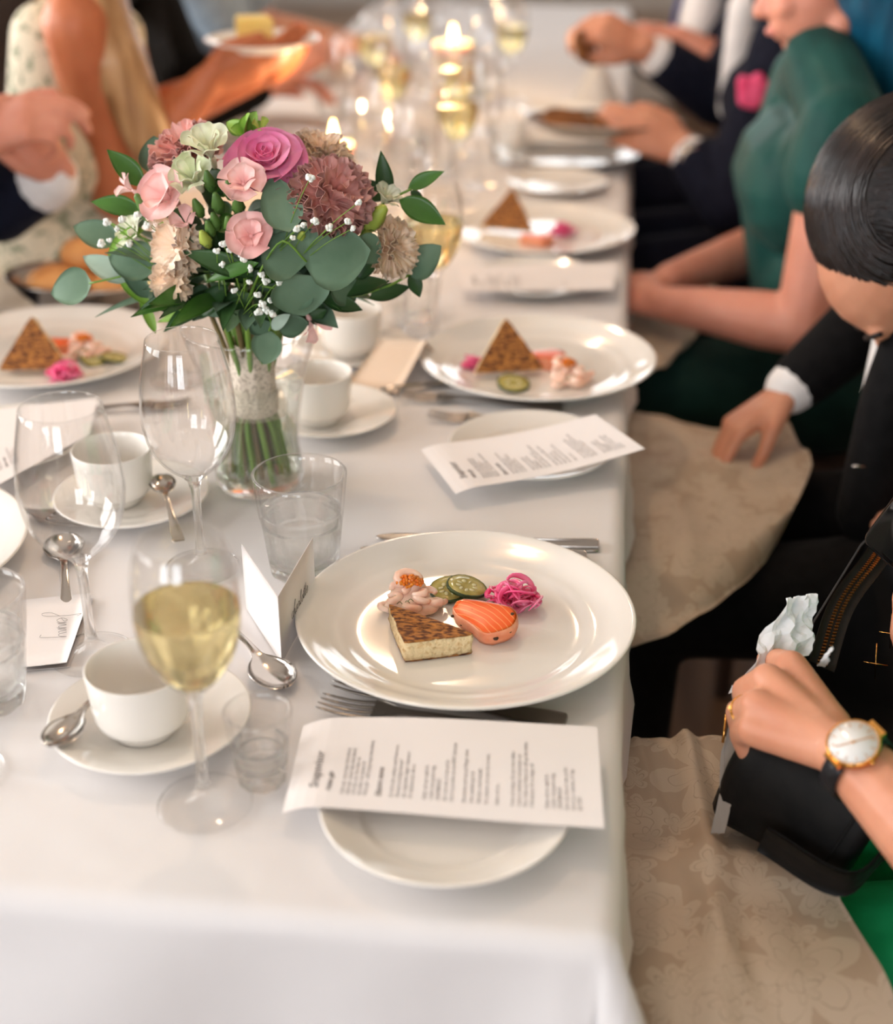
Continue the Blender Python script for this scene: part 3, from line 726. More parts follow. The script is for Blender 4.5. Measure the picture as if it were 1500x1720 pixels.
def onion_thing(label, loc, rz=0, s=1.0, group='heaps of pickled red onion'):
    t = thing('pickled_onion_heap', label, 'pickled onion', loc, rz, group=group); t.scale = (s,) * 3
    rnd = random.Random(11)
    for k in range(44):
        r = rnd.uniform(.006, .0135); h = rnd.uniform(.001, .014); off = .021 * (1 - h / .03) * math.sqrt(rnd.random()); an = rnd.uniform(0, 2 * PI)
        M = (Matrix.Translation((off * math.cos(an), off * math.sin(an) * .8, h + .0015)) @ Euler((rnd.uniform(-.7, .7), rnd.uniform(-.7, .7), rnd.uniform(0, 6))).to_matrix().to_4x4())
        sp = rnd.uniform(2.4, 4.6); w_ = rnd.uniform(.0017, .0030)
        pts = [(r * math.cos(a), r * .8 * math.sin(a), .0015 * math.sin(2 * a)) for a in np.linspace(0, sp, 14)]
        V, Fc = tube(pts, [w_ * min(1, .35 + .12 * min(i, 13 - i)) for i in range(14)], 7, flat=.42)
        V = [M @ Vector(v) for v in V]; lo = min(v.z for v in V)
        if lo < .0003: V = [v + Vector((0, 0, .0003 - lo)) for v in V]
        mesh('onion_strip', V, Fc, M_onion, t)
    return t
def skagen_thing(label, loc, rz=0, s=1.0, group='heaps of shrimp salad'):
    t = thing('shrimp_salad', label, 'shrimp salad', loc, rz, group=group); t.scale = (s,) * 3
    rnd = random.Random(4)
    bs = [ball((0, 0, .006), .014, 14, 8, (1.2, 1, .55)), ball((-.009, .006, .008), .011, 12, 8, (1, 1, .8)), ball((.012, -.005, .006), .010, 12, 8, (1.1, 1, .65)), ball((-.017, -.006, .004), .008, 12, 8, (1, 1, .6)), ball((.019, .004, .004), .0065, 12, 8, (1, 1, .7)), ball((.004, -.012, .004), .008, 12, 8, (1.3, .8, .6)), ball((.0, .009, .015), .009, 12, 8, (1.2, .9, .7))]
    fuse('dressing', bs, M_dress, t, .0016, 3)
    spots = [(-.004, .008, .0205, 0, .011), (.010, -.006, .0125, 1.4, .0075), (.018, -.004, .009, 3.0, .007), (-.016, -.004, .010, 4.2, .0075), (.002, -.013, .0085, 2.2, .0075), (-.011, .003, .0155, 5.2, .0085), (.013, .007, .0105, .4, .007), (.022, .003, .006, 2.6, .006), (-.020, -.010, .005, 1.0, .006), (.006, -.003, .016, 3.6, .0065)]
    for x, y, z, a0, r in spots:
        pts = [(x + r * .78 * math.cos(a0 + q), y + r * .62 * math.sin(a0 + q), z + r * .25 * math.sin(q * .7)) for q in np.linspace(0, 4.4, 12)]
        rad = [r * (.20 + .26 * math.sin(PI * (i + 1.5) / 13)) * (1 + .07 * (i % 2)) for i in range(12)]
        mesh('shrimp', *tube(pts, rad, 9), M_shrimp, t)
    beads = []
    for k in range(120):
        a = rnd.uniform(0, 6.28); q = math.sqrt(rnd.random())
        beads.append(ball((-.003 + .0108 * q * math.cos(a), .0052 + .0078 * q * math.sin(a), .0215 + .0045 * (1 - q * q) + rnd.uniform(-.0008, .0008)), .00145, 6, 4))
    o = mesh('roe', *joinvf(*beads), M_roe, t); o['kind'] = 'stuff'
    for k in range(12):
        a = rnd.uniform(0, 6.28); q = rnd.uniform(.006, .02); x, y = q * math.cos(a), q * math.sin(a) * .8
        mesh('dill_sprig', *tube(spline([(x, y, .0175 - q * .35), (x + .002, y + .0015, .019 - q * .35), (x + .0045, y + .0005, .0175 - q * .35)], 3), .00028, 5), M_dill, t)
    return t
ZP = T + .001 + PLATE_SURF + .0004
zt = ZP + .021
toast_thing('browned toast triangle on the sharp dinner plate, flat side up', [G(651, 1013, zt), G(678, 1079, zt), G(799, 1064, zt)], ZP, .021)
p = G(816, 1050, ZP + .008); salmon_thing('orange salmon slice with pepper crust on the sharp dinner plate', (p.x, p.y, ZP + .0058), -.12, 1.02).rotation_euler = (.30, 0, -.12)
p = G(755, 998, ZP); cucumber_thing('pale cucumber slice lying underneath on the sharp dinner plate', (p.x, p.y, ZP + .004), (.14, -.12, .3))
p = G(783, 992, ZP + .006); cucumber_thing('upper cucumber slice leaning on another on the sharp dinner plate', (p.x, p.y, ZP + .0085), (.2, .08, 1.3), 1.03)
p = G(865, 1012, ZP + .004); onion_thing('bright pink pickled onion heap on the sharp dinner plate', (p.x, p.y, ZP), 0, 1.15)
p = G(693, 1012, ZP + .006); skagen_thing('shrimp salad with orange roe on the sharp dinner plate, behind toast', (p.x, p.y, ZP), .0, 1.12)
# second place: the toast is a little tent
def on(c, du, dv): return (c[0] + du, c[1] + dv, ZP)
def wedge(label, loc, rot, group='toast triangles'):
    q = toast_thing(label, [(-.045, -.02), (.045, -.02), (0, .048)], 0, .018, group); q.location = loc; q.rotation_euler = rot; return q
p = G(848, 632, ZP); wedge('toast triangle leaning upright like a tent on the second dinner plate', (p.x, p.y + .016, ZP + .0225), (math.radians(62), 0, .25))
p = G(915, 600, ZP + .012); salmon_thing('salmon slice behind the standing toast on the second dinner plate', (p.x, p.y, ZP), .4, 1.0)
p = G(958, 634, ZP + .008); skagen_thing('pale shrimp salad at the right on the second dinner plate', (p.x, p.y, ZP), .5, 1.15)
p = G(862, 650, ZP); cucumber_thing('cucumber slice in front of the toast on the second dinner plate', (p.x, p.y, ZP + .003), (.15, .1, 0), 1.1)
p = G(795, 612, ZP + .004); onion_thing('pink onion showing left of the toast on the second dinner plate', (p.x, p.y, ZP), 1.0, .7)
p = G(856, 392, ZP); wedge('toast triangle standing corner up on the third dinner plate', (p.x, p.y + .016, ZP + .0225), (math.radians(60), 0, -.2))
p = G(903, 407, ZP + .004); salmon_thing('salmon slice on the third dinner plate before the green dress', (p.x, p.y, ZP), .3, .95)
p = G(946, 392, ZP + .004); onion_thing('pink onion heap at the right on the third dinner plate', (p.x, p.y, ZP), .5)
# left place
p = G(62, 622, ZP); wedge('toast wedge on edge on the left dinner plate', (p.x, p.y + .005, ZP + .0225), (math.radians(66), 0, .18))
p = G(70, 585, ZP + .02); salmon_thing('salmon slice behind the toast on the left dinner plate', (p.x, p.y + .03, ZP), .1, 1.1)
p = G(145, 588, ZP + .01); skagen_thing('shrimp salad with roe on the left dinner plate', (p.x, p.y, ZP), .3, 1.1)
p = G(157, 608, ZP); cucumber_thing('inner cucumber slice beside the shrimp salad, left dinner plate', (p.x, p.y, ZP + .005), (.4, .2, .3), .95)
p = G(192, 606, ZP); cucumber_thing('outer cucumber slice nearest the rim, left dinner plate', (p.x, p.y, ZP + .003), (.15, .1, 1.3), .95)
p = G(110, 632, ZP + .004); onion_thing('pink onion heap in front of the toast on the left dinner plate', (p.x, p.y, ZP), .2, 1.0)
VX, VY = -.358, 1.348
M_vase = M_bowl
va = thing('flower_vase', 'clear flared glass vase holding the bouquet', 'vase', (VX, VY, T + .001))
vo = spline([(.043, .004), (.0475, .012), (.0475, .028), (.0445, .05), (.0475, .085), (.056, .13), (.0705, .181)], 6)
prof = [(0, 0), (.036, 0)] + [tuple(p) for p in vo]; inn = [(p[0] - .0022, p[1]) for p in vo if p[1] > .016][::-1]
g = mesh('glass', *lathe(prof + [(.0694, .1818)] + inn + [(.030, .0125), (0, .012)], 72), [M_bowl, M_glass], va)
for p in g.data.polygons:
    if p.center[2] < .013 or p.center[2] > .1785: p.material_index = 1
wl = [(p[0] - .0022 + .0002, p[1]) for p in vo if .016 < p[1] < .117]; rtop = np.interp(.117, [p[1] for p in vo], [p[0] for p in vo]) - .002
M_vwater = mixglass('vase_water', (.965, .985, .96), 1.33, .55)
mesh('water', *lathe([(0, .0122), (.030, .0128)] + wl + [(rtop, .117), (0, .1165)], 64), M_vwater, va)

def petal_mat(name, c1, c2, rough=.55):
    return mat(name, S(*c1), rough=rough, col2=S(*c2), scale=28, contrast=(.3, .75), sss=.25, ssr=(.8, .4, .4), bump=.25, bscale=90, bdist=.0008)
M_rose = petal_mat('rose_petal', (246, 110, 168), (250, 160, 194))
M_carn = petal_mat('dusty_carnation', (222, 150, 142), (240, 182, 172))
M_coral = petal_mat('coral_carnation', (232, 154, 142), (244, 184, 172))
M_peach = petal_mat('peach_petal', (255, 222, 186), (255, 234, 216))
M_pink = petal_mat('pink_petal', (250, 178, 174), (254, 212, 204))
M_white = petal_mat('cream_petal', (238, 234, 216), (214, 220, 170))
M_gyp = petal_mat('gypsophila_white', (246, 244, 238), (232, 232, 220))
M_lime = mat('lime_bud', S(176, 190, 84), rough=.5, col2=S(146, 166, 66), scale=40)
M_bud = mat('green_bud', S(70, 104, 44), rough=.45, col2=S(94, 128, 60), scale=40)
def leaf_mat(name, c1, c2, rough):
    m = mat(name, S(*c1), rough=rough, col2=S(*c2), scale=22, contrast=(.3, .7), bump=.35, bscale=70, bdist=.0008)
    return m
M_euc = leaf_mat('eucalyptus_leaf', (80, 108, 84), (104, 130, 106), .6)
M_euc2 = leaf_mat('eucalyptus_pale', (150, 172, 156), (170, 188, 172), .65)
M_rus = leaf_mat('ruscus_leaf', (52, 92, 32), (72, 118, 44), .35)
M_rusd = leaf_mat('dark_ruscus_leaf', (38, 66, 34), (54, 88, 44), .4)
M_fresh = leaf_mat('fresh_leaf', (112, 154, 52), (140, 178, 74), .45)
M_stem = mat('green_stem', S(86, 126, 40), rough=.45, col2=S(116, 150, 56), scale=30, stretch=(1, 1, .2))
M_stem2 = mat('brown_stem', S(98, 80, 48), rough=.6, col2=S(124, 110, 66), scale=30)
bq = thing('bouquet', 'round bouquet of pink roses, carnations and eucalyptus tied with lace', 'bouquet', (VX, VY, T + .02))
BO = Vector(bq.location)
CB = Vector((VX, VY, T + .20))                          # heart of the bouquet
EYEV = Vector(EYE)
def Bp(u, v, dy): return AT(u, v, VY + dy) - BO
def facing(p, toward=.45):
    """outward from the heart, bent toward where the flower is seen from"""
    q = (p + BO) - CB; q.normalize(); e = (EYEV - (p + BO)).normalized(); e2 = Vector((0, -.6, .8))
    return (q * (1 - toward) + e2 * toward).normalized()
def part(name, V, Fc, m, parent, M=None):
    if M is not None: V = [M @ Vector(v) for v in V]
    return mesh(name, V, Fc, m, parent)
def place(p, n, spin=0.0, s=1.0):
    M = align(n, (math.cos(spin), math.sin(spin), 0)).to_4x4() @ Matrix.Scale(s, 4); M.translation = p; return M
def cup_petal(ang, r0, r1, h, half, curl=.0, ruff=0.0, nr=0, ph=0.0, nu=8, nv=6, point=0.0, th=.0004):
    """petal growing from radius r0 up to r1 at height h; half: half angle"""
    def fn(u, v):
        s_ = u * 2 - 1
        wv = math.sin(min(1, .18 + v * 1.05) * PI / 2) * (1 - point * v * v)
        a = ang + s_ * half * wv
        rr = r0 + (r1 - r0) * v ** 1.5 + curl * max(0, v - .7) ** 2 * 11 * (1 + .3 * s_ * s_)
        z = h * (v - .12 * v * s_ * s_ * v) - curl * max(0, v - .75) ** 2 * 8
        if ruff: q = math.sin(s_ * nr + ph) * v * v * ruff; rr += q; z += math.cos(s_ * nr * 1.3 + ph * 2) * v ** 3 * ruff * .8
        return (rr * math.cos(a), rr * math.sin(a), z)
    return sheet(fn, nu, nv, th)
def rose(p, n, R, m):
    M = place(p, n); rnd = random.Random(1)
    core = part('rose', *lathe([(0, -.006), (.006, -.004), (.011, .006), (.008, .018), (0, .021)], 12), m, bq, M)
    s_ = R / .037
    k = 0
    for r0, r1, h, half, cnt, curl in ((.002, .003, .026, 1.6, 3, 0), (.004, .0075, .0275, 1.2, 4, .001), (.006, .0135, .0275, .95, 5, .0025), (.008, .021, .0255, .82, 5, .004), (.009, .029, .021, .74, 6, .005), (.009, .035, .013, .70, 6, .005)):
        for i in range(cnt):
            a = i * 2 * PI / cnt + k * .7 + rnd.uniform(-.12, .12)
            part('petal', *cup_petal(a, r0 * s_, r1 * s_, h * s_ * rnd.uniform(.94, 1.04), half, curl * s_, .0008 * s_, 3, rnd.uniform(0, 6)), m, core, M)
        k += 1
def carnation(p, n, R, m, name='carnation', cnt=46, seed=2, deep=1.0):
    M = place(p, n); rnd = random.Random(seed)
    core = part(name, *lathe([(0, -R * .55), (R * .2, -R * .5), (R * .3, -R * .1), (R * .25, R * .2), (0, R * .3)], 12), m, bq, M)
    for i in range(cnt):
        t = (i + .5) / cnt; el = math.acos(1 - t * 1.05)               # polar angle from the top
        a = i * 2.399963 + rnd.uniform(-.7, .7)
        r1 = R * (.22 + .80 * math.sin(el) ** .9) * rnd.uniform(.86, 1.05); h = R * (.80 * math.cos(el) + .10) * rnd.uniform(.88, 1.08) + R * .1
        part('petal', *cup_petal(a, R * .06, r1, h, rnd.uniform(.62, .85) * (1.9 - 1.1 * math.sin(el)), R * .03, R * .075, rnd.uniform(10, 15), rnd.uniform(0, 6), 20, 5, 0, .0003), m, core, M @ Euler((rnd.uniform(-.32, .32), rnd.uniform(-.32, .32), 0)).to_matrix().to_4x4())
def bloom(p, n, R, m, name, cnt=5, point=.0, half=.72, up=.75, seed=3, rows=2, curl=.12):
    M = place(p, n); rnd = random.Random(seed)
    core = part(name, *lathe([(0, -R * .6), (R * .12, -R * .5), (R * .2, 0), (R * .1, R * .2), (0, R * .3)], 10), m, bq, M)
    for rw in range(rows):
        for i in range(cnt):
            a = i * 2 * PI / cnt + rw * PI / cnt + rnd.uniform(-.15, .15)
            part('petal', *cup_petal(a, R * .08, R * (1.0 - .38 * rw) * rnd.uniform(.92, 1.05), R * (up + .22 * rw) * rnd.uniform(.9, 1.1), half, R * curl * (1 - .5 * rw), R * .05, 3.2, rnd.uniform(0, 6), 8, 6, point, .0004), m, core, M)
    return core, M
def leaf(base, tip, wid, m, name, nrm=None, cup=.12, pt=.5, bend=.12, twist=0.0):
    """wid: full width; pt: 0 round .. 1 pointed"""
    b, t = Vector(base), Vector(tip); ax = t - b; ln = ax.length; ax.normalize()
    nn = nrm if nrm is not None else (EYEV - (b + BO)).normalized() + Vector((0, 0, .45))
    nn = Vector(nn); nn = (nn - ax * nn.dot(ax)).normalized(); sd = ax.cross(nn)
    if twist: nn, sd = nn * math.cos(twist) + sd * math.sin(twist), sd * math.cos(twist) - nn * math.sin(twist)
    def fn(u, v):
        s_ = u * 2 - 1
        prf = math.sin(PI * (v ** (.75 if pt < .5 else .8))) ** (.72 if pt < .5 else .95) if 0 < v < 1 else 0.02
        w2 = wid / 2 * max(prf, .02)
        q = b + ax * ln * v + sd * s_ * w2 + nn * (cup * abs(s_) ** 1.3 * w2 * 1.2 - bend * ln * (v - .5) ** 2 * 2)
        return q
    return mesh(name, *sheet(fn, 6, 9, .0004), m, bq)
PX = 1 / 1690.0
rose(Bp(449, 283, -.025), Vector((.02, -.50, .86)), .0375, M_rose)
carnation(Bp(552, 342, -.035), Vector((.35, -.62, .70)), .040, M_carn, seed=5)
carnation(Bp(322, 274, .01), Vector((-.3, -.40, .86)), .037, M_coral, seed=8)
carnation(Bp(536, 272, .03), Vector((.3, -.1, .95)), .031, M_peach, 'peach_carnation', 24, 9)
carnation(Bp(652, 418, -.02), Vector((.75, -.55, .35)), .029, M_peach, 'peach_carnation', 22, 10)
carnation(Bp(306, 418, -.055), Vector((-.55, -.75, .35)), .0275, M_peach, 'peach_carnation', 22, 12)
carnation(Bp(300, 470, -.060), Vector((-.45, -.85, .10)), .0245, M_peach, 'peach_carnation', 20, 13)
bloom(Bp(287, 335, -.045), Vector((-.35, -.75, .55)), .0245, M_pink, 'pink_freesia', 5, .0, .80, .85, 4)
bloom(Bp(410, 312, -.060), Vector((.05, -.75, .66)), .0195, M_pink, 'pink_freesia', 5, .1, .70, .70, 6)
bloom(Bp(422, 398, -.075), Vector((.1, -.85, .5)), .0200, M_pink, 'pink_freesia', 5, .1, .74, .8, 7)
bloom(Bp(226, 322, -.03), Vector((-.8, -.3, .55)), .0110, M_pink, 'pink_freesia', 4, .2, .8, 1.5, 8, 1)
bloom(Bp(313, 378, -.06), Vector((-.1, -.6, .8)), .0120, M_pink, 'pink_freesia', 4, .2, .8, 1.2, 9, 1)
bloom(Bp(519, 535, -.05), Vector((.5, -.6, -.5)), .0140, M_pink, 'pink_freesia', 3, .3, .7, 1.5, 10, 1)
bloom(Bp(357, 268, -.03), Vector((-.05, -.5, .86)), .0200, M_white, 'alstroemeria', 6, .30, .62, 1.5, 11)
bloom(Bp(334, 312, -.04), Vector((-.1, -.7, .7)), .0190, M_white, 'alstroemeria', 6, .30, .62, 1.5, 12)
bloom(Bp(236, 398, -.02), Vector((-.6, -.5, .6)), .0170, M_white, 'alstroemeria', 6, .35, .6, 1.0, 14)
bloom(Bp(640, 345, .0), Vector((.6, -.2, .8)), .0140, M_white, 'alstroemeria', 6, .35, .6, 1.3, 15)
def bud(u, v, dy, r, m, n=None, ln=2.1):
    r = r * .8
    p = Bp(u, v, dy); n = n or facing(p, .3); M = place(p, n)
    o = part('flower_bud', *lathe([(0, -r * ln), (r * .55, -r * ln * .85), (r, -r * .2), (r * .85, r * .6), (r * .4, r * ln * .95), (0, r * ln * 1.1)], 10, lambda a, z: 1 + .08 * math.cos(5 * a)), m, bq, M)
    for k in range(5): part('sepal', *cup_petal(k * 1.2566, r * .4, r * 1.12, r * 1.5, .5, 0, 0, 0, 0, 4, 4, .6), M_bud, o, M @ Matrix.Translation((0, 0, -r * ln * .8)))
for q in ((243, 345, -.05, .0085, M_bud), (366, 342, -.065, .0080, M_bud), (352, 305, -.06, .0075, M_bud), (345, 402, -.075, .0075, M_lime), (627, 370, -.03, .0125, M_lime), (385, 378, -.075, .007, M_bud), (353, 384, -.072, .0065, M_bud), (333, 350, -.06, .007, M_bud), (400, 345, -.065, .008, M_bud), (385, 320, -.065, .007, M_bud), (505, 400, -.07, .006, M_lime), (362, 372, -.07, .007, M_bud)): bud(*q)
# eucalyptus: (base u, v, dy), (tip u, v, dy), width px, cup, material
EU = [((510, 440, -.085), (622, 418, -.070), 118, M_euc), ((514, 442, -.085), (440, 402, -.080), 104, M_euc), ((498, 462, -.083), (512, 532, -.080), 96, M_euc), ((520, 470, -.070), (468, 512, -.075), 70, M_euc),
      ((486, 388, -.085), (456, 294, -.055), 66, M_euc), ((478, 385, -.080), (424, 352, -.060), 52, M_euc), ((262, 446, -.05), (181, 430, -.045), 72, M_euc), ((215, 470, -.045), (138, 428, -.03), 42, M_euc2),
      ((250, 500, -.05), (200, 440, -.045), 30, M_euc), ((152, 474, -.05), (83, 492, -.045), 66, M_euc), ((195, 405, -.01), (122, 378, -.005), 52, M_euc), ((268, 292, .02), (258, 228, .03), 62, M_euc), ((235, 385, -.01), (205, 350, .0), 46, M_euc),
      ((452, 556, -.07), (443, 614, -.065), 52, M_euc), ((468, 553, -.07), (518, 541, -.06), 42, M_euc), ((450, 556, -.07), (424, 532, -.06), 46, M_euc), ((455, 552, -.075), (486, 528, -.075), 22, M_euc2),
      ((684, 462, -.02), (740, 412, -.015), 56, M_euc), ((560, 470, -.06), (600, 505, -.04), 60, M_euc), ((600, 400, -.06), (640, 440, -.05), 50, M_euc), ((300, 520, -.05), (258, 480, -.045), 46, M_euc), ((500, 360, -.05), (535, 400, -.055), 50, M_euc)]
for (b, t, wpx, m) in EU: leaf(Bp(*b), Bp(*t), wpx * PX, m, 'eucalyptus_leaf', None, .10, .2, .10)
RU = [((242, 312, -.02), (180, 250, -.02), 38, M_rus), ((235, 352, -.03), (152, 337, -.03), 36, M_rus), ((650, 338, .01), (640, 254, .01), 30, M_rusd), ((684, 316, .0), (745, 287, .0), 26, M_rus), ((671, 334, -.01), (749, 376, -.012), 42, M_rus), ((640, 338, .03), (612, 300, .03), 34, M_rusd),
      ((426, 462, -.085), (306, 420, -.080), 38, M_rusd), ((432, 440, -.09), (343, 472, -.085), 24, M_rus), ((690, 458, -.02), (706, 500, -.02), 25, M_rusd), ((690, 320, .02), (712, 340, .02), 16, M_rusd), ((430, 500, -.06), (345, 515, -.05), 34, M_rusd), ((540, 500, -.06), (610, 520, -.05), 32, M_rusd),
      ((560, 490, -.05), (655, 470, -.03), 34, M_rusd), ((600, 470, -.04), (640, 420, -.03), 26, M_rusd), ((620, 500, -.04), (690, 480, -.02), 30, M_rusd), ((340, 520, -.05), (262, 540, -.05), 20, M_fresh), ((262, 560, -.05), (232, 490, -.04), 18, M_fresh), ((200, 470, -.04), (262, 520, -.045), 20, M_fresh),
      ((215, 385, -.03), (178, 435, -.025), 18, M_fresh), ((240, 385, -.03), (190, 400, -.02), 20, M_fresh), ((265, 375, -.04), (310, 395, -.05), 26, M_fresh), ((520, 540, -.05), (548, 520, -.05), 26, M_rusd), ((470, 500, -.07), (440, 540, -.06), 30, M_rusd), ((380, 480, -.06), (320, 540, -.05), 38, M_rusd), ((400, 500, -.06), (380, 560, -.05), 34, M_rusd), ((550, 450, -.05), (580, 520, -.045), 36, M_rusd)]
for (b, t, wpx, m) in RU: leaf(Bp(*b), Bp(*t), wpx * PX, m, 'ruscus_leaf', None, .16, .9, .10)
rnd = random.Random(21)
for k in range(9):                                      # pale green sprig at the top
    a = rnd.uniform(0, 2 * PI); b = Vector(Bp(413, 222, .0)); t = Vector(Bp(413 + 34 * math.cos(a), 206 - 22 * math.sin(a) * rnd.uniform(.6, 1.2), .0 + rnd.uniform(-.02, .02)))
    leaf(b, t, 26 * PX, M_fresh, 'fresh_leaf', Vector((math.cos(a) * .4, -.6, .7)), .25, .3, .1)
bloom(Bp(436, 222, .0), Vector((.5, -.3, .7)), .010, M_lime, 'lime_flower', 4, .4, .6, 1.0, 33, 1)
for k in range(95):                                     # the dark filling foliage
    a = rnd.uniform(0, 2 * PI); el = rnd.uniform(-.25, .95); rad = .085 * (1 - .25 * max(el, 0))
    d = Vector((math.cos(a) * math.cos(el) * 1.25, math.sin(a) * math.cos(el), math.sin(el) * .95))
    b = CB - BO + Vector((0, 0, .03)) + d * rad * .55; t = CB - BO + Vector((0, 0, .03)) + d * rad * rnd.uniform(1.05, 1.45) + Vector((rnd.uniform(-.02, .02), rnd.uniform(-.02, .02), rnd.uniform(-.02, .01)))
    leaf(b, t, rnd.uniform(.016, .026), (M_rusd, M_rusd, M_rus, M_euc)[k % 4], 'filler_leaf', d + Vector((rnd.uniform(-.5, .5), -.3, .6)), .15, .8, .12)
for k in range(60):                                     # leaves deep between the flowers
    u, v = rnd.uniform(290, 600), rnd.uniform(290, 500); b = Bp(u, v, rnd.uniform(-.045, .0)); a = rnd.uniform(0, 2 * PI)
    t = Bp(u + 50 * math.cos(a), v + 40 * math.sin(a), rnd.uniform(-.05, -.01)); leaf(b, t, rnd.uniform(.016, .024), (M_rusd, M_rusd, M_rus, M_euc)[k % 4], 'filler_leaf', None, .15, .8, .12)
for k in range(20):                                     # skirt of leaves over the vase rim
    u, v = rnd.uniform(365, 520), rnd.uniform(478, 515); b = Bp(u, v, rnd.uniform(-.05, -.01)); t = Bp(u + rnd.uniform(-55, 55), v + rnd.uniform(28, 55), rnd.uniform(-.075, -.03))
    leaf(b, t, rnd.uniform(.018, .028), (M_rusd, M_rusd, M_euc)[k % 3], 'filler_leaf', None, .15, .8, .12)
GY = [(490, 400), (500, 385), (512, 380), (528, 372), (552, 385), (585, 372), (595, 382), (405, 425), (413, 436), (375, 412), (383, 422), (388, 408), (362, 420), (438, 462), (452, 455), (445, 470), (440, 510), (452, 505), (436, 525), (395, 488), (418, 472), (205, 372), (196, 385), (182, 374), (172, 412), (186, 402), (232, 362), (246, 380), (215, 408), (458, 530), (603, 340), (420, 452), (372, 445), (470, 478), (430, 498), (445, 520), (520, 300)]
for i, (u, v) in enumerate(GY):
    p = Bp(u + rnd.uniform(-3, 3), v + rnd.uniform(-3, 3), -.088 if u > 300 else -.05); rr = rnd.uniform(.0030, .0046)
    o = mesh('gypsophila', *ball(p, rr * .75, 8, 5), M_gyp, bq)
    for k in range(7):
        d = Vector((rnd.uniform(-1, 1), rnd.uniform(-1, .4), rnd.uniform(-.6, 1))).normalized()
        mesh('petal', *ball(p + d * rr * .62, rr * .52, 6, 4), M_gyp, o)
    h = CB - BO + Vector((rnd.uniform(-.02, .02), -.03, .0))
    mesh('thin_stem', *tube(spline([h.lerp(p, .5) + Vector((0, -.012, 0)), h.lerp(p, .8) + Vector((0, -.006, .004)), p], 3), .00045, 5), M_stem, bq)
def twig(pts, r, m=M_stem): mesh('twig', *tube(spline([Bp(*p) for p in pts], 4), r, 6), m, bq)
twig([(590, 420, -.05), (630, 360, -.02), (650, 338, .0), (690, 318, .0)], .0013); twig([(515, 440, -.086), (475, 405, -.09), (440, 450, -.09), (420, 500, -.07)], .0011); twig([(262, 446, -.05), (200, 465, -.05), (150, 476, -.05)], .0010)
twig([(440, 480, -.06), (560, 500, -.05), (640, 485, -.03), (690, 460, -.02)], .0013); twig([(300, 420, -.04), (240, 400, -.03), (180, 372, -.02)], .001); twig([(440, 500, -.05), (455, 540, -.07), (452, 556, -.07)], .001)
# stems: gathered in the lace, fanned out in the water
for k in range(30):
    a = k * 2.399; q = math.sqrt((k + .5) / 30); x, y = math.cos(a) * q, math.sin(a) * q
    top = Vector((x * .055, y * .055, .235)); mid = Vector((x * .0175, y * .0175, .118)); low = Vector((math.cos(a + .5) * q * .0345, math.sin(a + .5) * q * .0345, rnd.uniform(.013, .022)))
    off = Vector((VX, VY, T + .001)) - BO
    mesh('stem', *tube(spline([off + top, off + mid, off + mid.lerp(low, .5) + Vector((x * .002, y * .002, 0)), off + low], 4), rnd.uniform(.0019, .0034), 8), M_stem if k % 5 else M_stem2, bq)
M_lace = mat('cream_lace', S(226, 212, 196), rough=.85, col2=S(178, 162, 144), scale=260, contrast=(.5, .62), bump=.8, bscale=300, bdist=.001)
off = Vector((VX, VY, T + .001)) - BO
def lace(z0, z1, r):
    n = 72; V, Fc = [], []
    def rip(a, z): return 1 + .02 * math.sin(9 * a)
    v, f = lathe([(r - .0012, z0), (r, z0), (r * 1.01, (z0 + z1) / 2), (r, z1), (r - .0012, z1), (r - .0012, z0)], n, rip)
    v = [Vector((p[0], p[1], p[2] + (.0016 * abs(math.sin(18 * math.atan2(p[1], p[0]))) if p[2] < z0 + .001 else 0))) + off for p in v]
    return mesh('lace_ribbon', v, f, M_lace, bq)
lace(.085, .165, .0225); lace(.088, .109, .0245)
# ---------------------------------------------------------------- candles
M_wax = mat('candle_wax', S(250, 224, 196), rough=.4, sss=1.0, ssr=(1, .55, .3), col2=S(246, 214, 182), scale=10)
M_wick = mat('wick', S(40, 30, 26), rough=.9, col2=S(60, 44, 36), scale=200)
M_flame = emit('flame', (1.0, .62, .22), 26)
def candle(c, R, H, label):
    t = thing('pillar_candle', label, 'candle', (c[0], c[1], T + .001), group='lit pillar candles')
    mesh('wax', *lathe([(0, 0), (R * .97, 0), (R, .003), (R, H - .006), (R * .985, H), (R * .9, H + .001), (R * .75, H - .004), (R * .3, H - .008), (0, H - .008)], 40), M_wax, t)
    mesh('wick', *tube([(0, 0, H - .009), (.0006, 0, H), (.001, 0, H + .006)], .001, 6), M_wick, t)
    mesh('flame', *lathe([(0, H + .001), (.004, H + .005), (.0068, H + .013), (.0055, H + .022), (.0025, H + .033), (0, H + .041)], 14), M_flame, t)
    L = bpy.data.lights.new('candle_light', 'POINT'); L.energy = 2.2; L.color = (1, .66, .34); L.shadow_soft_size = .012
    lo = bpy.data.objects.new('candle_light', L); link(lo, t); lo.location = (0, 0, H + .06)
c1 = G(565, 362); candle(c1, .035, .122, 'lit pillar candle right behind the bouquet'); c2 = G(761, 172); candle(c2, .046, .132, 'lit pillar candle standing far back among the glasses')
